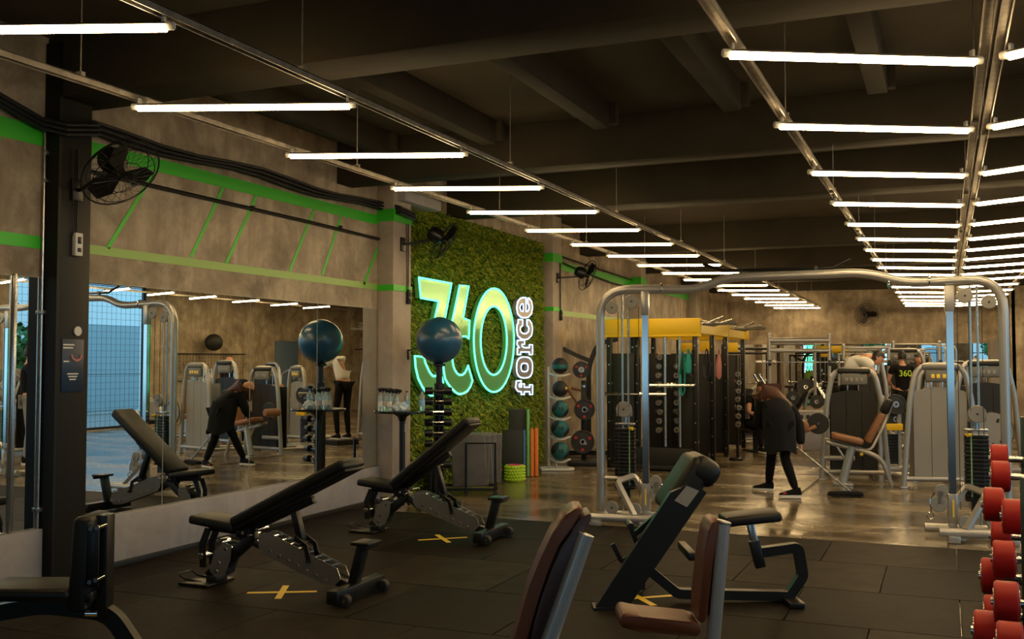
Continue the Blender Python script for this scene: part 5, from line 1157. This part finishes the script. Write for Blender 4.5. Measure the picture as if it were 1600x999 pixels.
def hand_geo(b, wrist, d, side, palm, curl=.6, s=1.0):
    """palm and five unequal bent fingers; d = direction of the hand, side = towards the thumb, palm = way the palm faces"""
    d = Vector(d).normalized(); pn = Vector(palm); pn = (pn - d * pn.dot(d)).normalized(); sd = d.cross(pn); sd = sd if sd.dot(Vector(side)) > 0 else -sd; w = Vector(wrist)
    c = w + d * .045 * s; R = Matrix(((sd.x, pn.x, d.x, 0), (sd.y, pn.y, d.y, 0), (sd.z, pn.z, d.z, 0), (0, 0, 0, 1)))
    b.box(c, (.075 * s, .028 * s, .095 * s), .012 * s, R=R)
    for k, (o, L) in enumerate(((.028, .07), (.0095, .078), (-.0095, .073), (-.028, .058))):
        p0 = w + d * .085 * s + sd * o * s; L *= s
        a1 = curl * .7; a2 = curl * 1.6; a3 = curl * 2.3
        p1 = p0 + (d * math.cos(a1) + pn * math.sin(a1)) * L * .42; p2 = p1 + (d * math.cos(a2) + pn * math.sin(a2)) * L * .32; p3 = p2 + (d * math.cos(a3) + pn * math.sin(a3)) * L * .26
        b.tube([p0 - d * .015, p0, p1, p2, p3], 0, 8, radii=[.009 * s, .009 * s, .0085 * s, .0075 * s, .0055 * s])
    p0 = w + d * .03 * s + sd * .032 * s; p1 = p0 + (sd * .7 + d * .6 + pn * .35).normalized() * .035 * s; p2 = p1 + (sd * .2 + d * .7 + pn * .7).normalized() * .03 * s
    b.tube([p0 - sd * .01, p0, p1, p2], 0, 8, radii=[.012 * s, .011 * s, .0095 * s, .007 * s])
def shoe(b1, b2, heel, toe, z=0.0, s=1.0):
    h = Vector((*heel, 0)); t = Vector((*toe, 0)); d = (t - h).normalized(); L = (t - h).length; n_ = Vector((-d.y, d.x, 0))
    prof = [(0, .032), (.12, .04), (.35, .036), (.6, .046), (.8, .045), (.95, .028), (1.0, .012)]
    out = [h + d * (L * a) + n_ * w for a, w in prof] + [h + d * (L * a) - n_ * w for a, w in prof[::-1]]
    n = len(out); b2.add([(p.x, p.y, z) for p in out] + [(p.x, p.y, z + .028) for p in out], [list(range(n))[::-1], [n + i for i in range(n)]] + [[i, (i + 1) % n, (i + 1) % n + n, i + n] for i in range(n)])
    hs = [.085, .09, .075, .05, .035, .025, .01]
    vs = []
    for (a, w), hh in zip(prof, hs):
        for k in range(9):
            q = math.pi * k / 8; vs.append(h + d * (L * a * .98 + .002) + n_ * (w * .93 * math.cos(q)) + Vector((0, 0, z + .026 + hh * math.sin(q))))
    fs = [[i * 9 + k, i * 9 + k + 1, (i + 1) * 9 + k + 1, (i + 1) * 9 + k] for i in range(6) for k in range(8)] + [list(range(9)), [54 + k for k in range(9)][::-1]]
    b1.add(vs, fs)
def person(label, loc, rz, J, cloth, group=None, headr=1.0, hair='short', face=(0, -1, 0), up=(0, 0, 1), hc='hair_black', hands=None, skinm='skin', feet=None, shoe_m='cloth_black'):
    """J: joints pelvis, chest, neck, head, shL/elL/haL, shR.., hipL, knL, anL, hipR.., each (x, y, z)"""
    t = thing('person', label, 'person', loc, rz, group)
    j = lambda n, *r: (*J[n], *r)
    P = {'pelvis': j('pelvis', .13, .1), 'waist': (*lerp(J['pelvis'], J['chest'], .45), .115, .09), 'chest': j('chest', .14, .1), 'ub': (*lerp(J['chest'], J['neck'], .6), .1, .08), 'neck': j('neck', .048), 'hd': (*lerp(J['neck'], J['head'], .6), .046)}
    E = [('pelvis', 'waist'), ('waist', 'chest'), ('chest', 'ub'), ('ub', 'neck'), ('neck', 'hd')]
    for s in 'LR':
        P.update({'sh' + s: j('sh' + s, .055), 'um' + s: (*lerp(J['sh' + s], J['el' + s], .5), .045), 'el' + s: j('el' + s, .037), 'fo' + s: (*lerp(J['el' + s], J['ha' + s], .4), .036), 'ha' + s: j('ha' + s, .023, .02),
                  'hip' + s: j('hip' + s, .088), 'th' + s: (*lerp(J['hip' + s], J['kn' + s], .5), .07), 'kn' + s: j('kn' + s, .052), 'ca' + s: (*lerp(J['kn' + s], J['an' + s], .35), .053), 'an' + s: j('an' + s, .034)})
        E += [('ub', 'sh' + s), ('sh' + s, 'um' + s), ('um' + s, 'el' + s), ('el' + s, 'fo' + s), ('fo' + s, 'ha' + s), ('pelvis', 'hip' + s), ('hip' + s, 'th' + s), ('th' + s, 'kn' + s), ('kn' + s, 'ca' + s), ('ca' + s, 'an' + s)]
    b = MB(); b.add(*skin_geo(P, E, 'pelvis')); M = head_geo(b, J['head'], face, up, headr)
    for s in 'LR':
        h = hands.get(s) if hands else None
        d = Vector(J['ha' + s]) - Vector(J['el' + s]); h = h or (tuple(d), (0, -1, 0), (-1 if s == 'R' else 1, 0, 0), .35)
        hand_geo(b, Vector(J['ha' + s]) - d.normalized() * .005, *h)
    b.build('body', skinm, t); eyes(M, t, headr)
    def garment(name, parts, m, grow):
        ks = [k for k in P if k in parts]; Q = {}
        for k in ks: Q[k] = (*P[k][:3], *[r + grow for r in P[k][3:]])
        es = [e for e in E if e[0] in Q and e[1] in Q]
        b = MB(); b.add(*skin_geo(Q, es, ks[0])); return b.build(name, m, t)
    top = ['pelvis', 'waist', 'chest', 'ub', 'shL', 'shR', 'umL', 'umR']
    if cloth.get('long'): top += ['elL', 'elR', 'foL', 'foR', 'haL', 'haR']
    garment('jacket' if cloth.get('long') else 'shirt', top, cloth['top'], cloth.get('g', .016))
    leg = ['pelvis', 'hipL', 'hipR', 'thL', 'thR', 'knL', 'knR'] + (['caL', 'caR', 'anL', 'anR'] if cloth.get('legs', 1) else [])
    garment('trousers', leg, cloth['bottom'], .01)
    s1 = MB(); s2 = MB()
    for s in 'LR':
        b1 = MB(); b2 = MB(); a = J['an' + s]; fd = Vector((*(feet[s] if feet else face)[:2], 0)).normalized(); z = max(0, a[2] - .09)
        shoe(b1, b2, (a[0] - fd.x * .06, a[1] - fd.y * .06), (a[0] + fd.x * .2, a[1] + fd.y * .2), z); q = b1.build('shoe', shoe_m, t); b2.build('sole', 'shoe_white', q)
    u = Vector((M[0][2], M[1][2], M[2][2])); f = Vector((M[0][1], M[1][1], M[2][1]))
    if hair == 'short':
        b = MB(); vs = []; fs = []; n = 24; m = 10
        for i in range(m + 1):
            for k in range(n):
                a = 2 * math.pi * k / n; lim = 1.15 + (.95 if math.sin(a) < .1 else .0) + (.35 if abs(math.sin(a)) <= .35 else 0) * 0
                ph = lim * i / m; vs.append(M @ Vector((math.sin(ph) * math.cos(a) * .082 * headr, math.sin(ph) * math.sin(a) * .1 * headr, math.cos(ph) * .124 * headr)))
        for i in range(m):
            for k in range(n): fs.append([i * n + k, i * n + (k + 1) % n, (i + 1) * n + (k + 1) % n, (i + 1) * n + k])
        b.add(vs, fs); b.build('hair', hc, t)
    return t, M
# --- the sweeper
SF = 11.95; SR = (1222 - 800) / FPX * SF
hair_m = 'hair_brown'
J = dict(pelvis=(0, .12, .86), chest=(.0, .3, 1.02), neck=(-.03, .44, 1.13), head=(-.06, .54, 1.19), shL=(-.17, .36, 1.08), elL=(-.2, .44, .84), haL=(.0, .62, .76), shR=(.17, .33, 1.07), elR=(.27, .27, .83), haR=(.265, .2, .6),
         hipL=(-.08, .13, .82), knL=(-.06, .32, .45), anL=(-.05, .5, .11), hipR=(.08, .1, .82), knR=(.03, .06, .46), anR=(.13, -.04, .1))
t, M = person('woman in black jacket and dark leggings bent over, sweeping with a long mop', (*RF(SR, SF), 0), 23.1, J, dict(top='cloth_dark', bottom='cloth_black', long=1, g=.03), hair='none', face=(-.1, .6, -.8), up=(-.1, .75, .6),
              hands={'R': ((.05, .05, -1), (0, 1, 0), (-1, .2, -.2), .9), 'L': ((.8, .5, -.3), (0, 0, 1), (.3, -.8, 0), .9)}, feet={'L': (-.85, .35), 'R': (-.95, .05)})
b = MB()    # tunic: elliptical skirt from the waist to mid thigh
prof = [(1.0, .182, .19), (.9, .192, .205), (.8, .19, .205), (.7, .186, .2), (.6, .184, .195), (.53, .186, .195)]; n = 32; vs = []; fs = []
for i, (z, rx, ry) in enumerate(prof):
    for k in range(n):
        a = 2 * math.pi * k / n; fo = 1 + .05 * math.sin(a * 7) * (i / 5)
        vs.append((.0 + rx * math.cos(a) * fo, (.2 - .02 * i) + ry * math.sin(a) * fo, z + (.03 * math.sin(a * 3) if i == 5 else 0)))
fs = [[i * n + k, i * n + (k + 1) % n, (i + 1) * n + (k + 1) % n, (i + 1) * n + k] for i in range(5) for k in range(n)]
b.add(vs, fs); b.build('tunic', 'cloth_dark', t)
b = MB(); b.add(*skin_geo({'a': (.0, .14, .84, .18, .17), 'b': (.0, .2, .94, .195, .185), 'c': (.0, .3, 1.04, .2, .15), 'd': (-.02, .38, 1.11, .16, .12)}, [('a', 'b'), ('b', 'c'), ('c', 'd')], 'a')); b.build('jacket_back', 'cloth_dark', t)
b = MB(); b.add(*skin_geo({'a': (-.06, .52, 1.21, .13, .135), 'b': (-.04, .42, 1.2, .125, .12), 'c': (.06, .31, 1.16, .07, .04), 'd': (.17, .22, 1.05, .03, .02), 'e': (-.15, .5, 1.12, .07, .08), 'f': (-.18, .52, .98, .025, .03)}, [('a', 'b'), ('b', 'c'), ('c', 'd'), ('a', 'e'), ('e', 'f')], 'a')); tag(b.build('hair', hair_m, t), 'long reddish brown hair falling over the shoulder')
for x, y in ((.1, -.11), ): b = MB(); b.box((.02, -.04, .05), (.09, .06, .035), .01); tag(b.build('shoe_patch', 'red_plastic', t), 'red patch on the shoe')
h0 = Vector((0.262, .17, .53)); 
def RFl(px, py, F):   # floor point in the sweeper's own frame
    return ((px - 800) / FPX * F - SR, F - SF)
mx_, my_ = RFl(1328, 772, 12.0)
t = thing('mop', 'long handled flat mop with dark head held by the sweeping woman', 'mop', (*RF(SR + mx_, SF + my_), 0), 23.1)
loc = Vector((mx_, my_, 0)); top = Vector((.0, .62, .80)) ; hp = Vector((.262, .17, .53))
d_ = (hp - Vector((mx_, my_, .05))).normalized()
b = MB(); b.cyl(Vector((0, 0, .05)), Vector((0, 0, .05)) + d_ * ((hp - Vector((mx_, my_, .05))).length + .35), .012, n=12); b.build('handle', 'silver_metal', t)
b = MB(); b.add(*skin_geo({'a': (-.28, .03, .035, .05, .03), 'b': (-.1, .01, .04, .06, .035), 'c': (.08, -.01, .04, .06, .035), 'd': (.13, -.02, .035, .05, .03)}, [('a', 'b'), ('b', 'c'), ('c', 'd')], 'a', 2))
for k in range(34):
    a = k * .185; x = -.26 + (k % 17) * .024; y = (.06 if k < 17 else -.07); b.tube([(x, y * .6, .03), (x + random.uniform(-.02, .02), y * 1.3, .012)], .007, 5)
b.build('mop_head', 'cloth_dark', t)
tag(MB().tube([(*RF((1246 - 800) / FPX * 12.2, 12.2), .01), (*RF((1262 - 800) / FPX * 12.9, 12.9), .012), (*RF((1279 - 800) / FPX * 13.8, 13.8), .02)], .006, 6).build('floor_cord', 'black_rubber'), 'thin cord lying on the floor behind the sweeping woman', 'cord')
# --- bending man in white
J = dict(pelvis=(-.14, .05, 1.08), chest=(.0, .0, 1.44), neck=(.19, -.04, 1.55), head=(.31, -.07, 1.52), shL=(.11, -.19, 1.47), elL=(.22, -.24, 1.22), haL=(.16, -.14, 1.36), shR=(.11, .16, 1.51), elR=(.24, .15, 1.24), haR=(.2, -.05, 1.36),
         hipL=(-.14, -.05, 1.02), knL=(-.06, -.08, .53), anL=(-.12, -.08, .09), hipR=(-.14, .13, 1.02), knR=(-.08, .15, .53), anR=(-.14, .15, .09))
J = {k: (v[0], v[1], v[2] + .13) for k, v in J.items()}
t, M = person('man in a white t-shirt leaning forward with hands together over a machine', (*RF(5.3, 15.6), 0), 23.1, J, dict(top='cloth_white', bottom='cloth_black', g=.04), face=(.75, -.35, -.6), up=(.6, -.1, .8), hc='hair_black', feet={'L': (1, -.1), 'R': (1, 0)})
t = thing('foot_platform', 'low dark platform under the man in the white t-shirt', 'platform', (*RF(5.3, 15.6), 0), 23.1); b = MB(); b.box((-.05, .04, .064), (.5, .5, .12), .01); b.build('deck', 'black_rubber', t); b = MB(); b.box((-.05, .04, .012), (.52, .52, .024), .004); b.build('base', 'grey_metal', t)
# --- man with the 360 shirt seen from behind, and one facing us
J = dict(pelvis=(0, 0, .98), chest=(0, -.02, 1.3), neck=(0, 0, 1.55), head=(0, .02, 1.7), shL=(-.19, 0, 1.48), elL=(-.25, .08, 1.2), haL=(-.12, .24, 1.12), shR=(.19, 0, 1.48), elR=(.25, .08, 1.2), haR=(.12, .24, 1.12),
         hipL=(-.09, 0, .95), knL=(-.1, .03, .5), anL=(-.1, -.02, .09), hipR=(.09, 0, .95), knR=(.1, .03, .5), anR=(.1, -.02, .09))
X, Y = RF(609 / FPX * 20, 20)
t, M = person('man in a black shirt with a lime 360 print on his back, standing far back', (X, Y, 0), 23.1, J, dict(top='cloth_black', bottom='cloth_black', g=.02), face=(0, 1, -.1), feet={'L': (0, 1), 'R': (0, 1)})
cu = bpy.data.curves.new('number', 'FONT'); cu.body = '360'; cu.size = .17; cu.extrude = .003; cu.align_x = 'CENTER'; cu.align_y = 'CENTER'
tmp = bpy.data.objects.new('tmp', cu); me = bpy.data.meshes.new_from_object(tmp); bpy.data.objects.remove(tmp); me.materials.append(MATS['lime_foam'])
o = bpy.data.objects.new('shirt_print', me); COL.objects.link(o); o.parent = t; o.location = (0, -.155, 1.36); o.rotation_euler = (math.radians(88), 0, 0)
J2 = {k: (v[0], -v[1], v[2] - .06) for k, v in J.items()}
for s in 'LR': J2['an' + s] = (*J2['an' + s][:2], .09)
X, Y = RF((1434 - 800) / FPX * 22.5, 22.5)
person('person with dark hair facing the camera beside the man with the 360 shirt', (X, Y, 0), 23.1, J2, dict(top='cloth_black', bottom='cloth_grey', g=.02), face=(-.2, -1, 0), feet={'L': (0, -1), 'R': (0, -1)})
# --- the two people standing outside the frame on the right, seen in the left mirrors
person('man in a dark shirt standing by the right wall, seen in the leftmost mirror', (1.3, 11.6, 0), 40, {k: (v[0], v[1], v[2] + (.03 if v[2] > .5 else 0)) for k, v in J.items()}, dict(top='cloth_dark', bottom='cloth_grey', g=.02), face=(.1, 1, -.1), feet={'L': (0, 1), 'R': (.2, 1)})
J3 = {k: (v[0] * .9, v[1], v[2] * .93 if v[2] > .1 else v[2]) for k, v in J.items()}
t, M = person('woman with dark hair in a black top, seen in the mirror above the sweeper', (1.7, 16.9, 0), 90, J3, dict(top='cloth_black', bottom='cloth_black', g=.015, long=1), hair='none', face=(0, 1, 0), feet={'L': (0, 1), 'R': (0, 1)})
b = MB(); x, y, z = J3['head']; b.add(*skin_geo({'a': (x, y - .02, z + .04, .105, .11), 'b': (x, y - .07, z - .05, .09, .08), 'c': (x, y - .1, z - .2, .06, .05)}, [('a', 'b'), ('b', 'c')], 'a')); b.build('hair', 'hair_black', t)
# --- seated person behind the last rig post
J = dict(pelvis=(-.05, .1, .5), chest=(-.02, .05, .82), neck=(.0, .0, 1.0), head=(.02, -.03, 1.13), shL=(-.17, .05, .95), elL=(-.25, -.1, .7), haL=(-.05, -.25, .62), shR=(.15, 0, .95), elR=(.22, -.08, .68), haR=(.02, -.25, .56),
         hipL=(-.12, .08, .48), knL=(-.16, -.32, .48), anL=(-.16, -.38, .1), hipR=(.06, .05, .48), knR=(.1, -.34, .48), anR=(.1, -.4, .1))
t, M = person('person in a black sleeveless top sitting behind the last post of the black rig', (*RF(4.42, 18.1), 0), 35, J, dict(top='cloth_black', bottom='cloth_black', g=.014), face=(-.2, -1, -.3), feet={'L': (0, -1), 'R': (0, -1)})
s = thing('low_stool', 'low black stool under the person sitting behind the rig', 'stool', (*RF(4.36, 18.18), 0), 35)
b = MB(); b.box((0, .02, .36), (.4, .32, .07), .02, seg=3); b.build('seat_pad', 'black_leather', s); b = MB(); b.box((0, 0, .17), (.07, .07, .32)); b.box((0, 0, .015), (.35, .3, .03), .006); b.build('stand', 'black_metal', s)
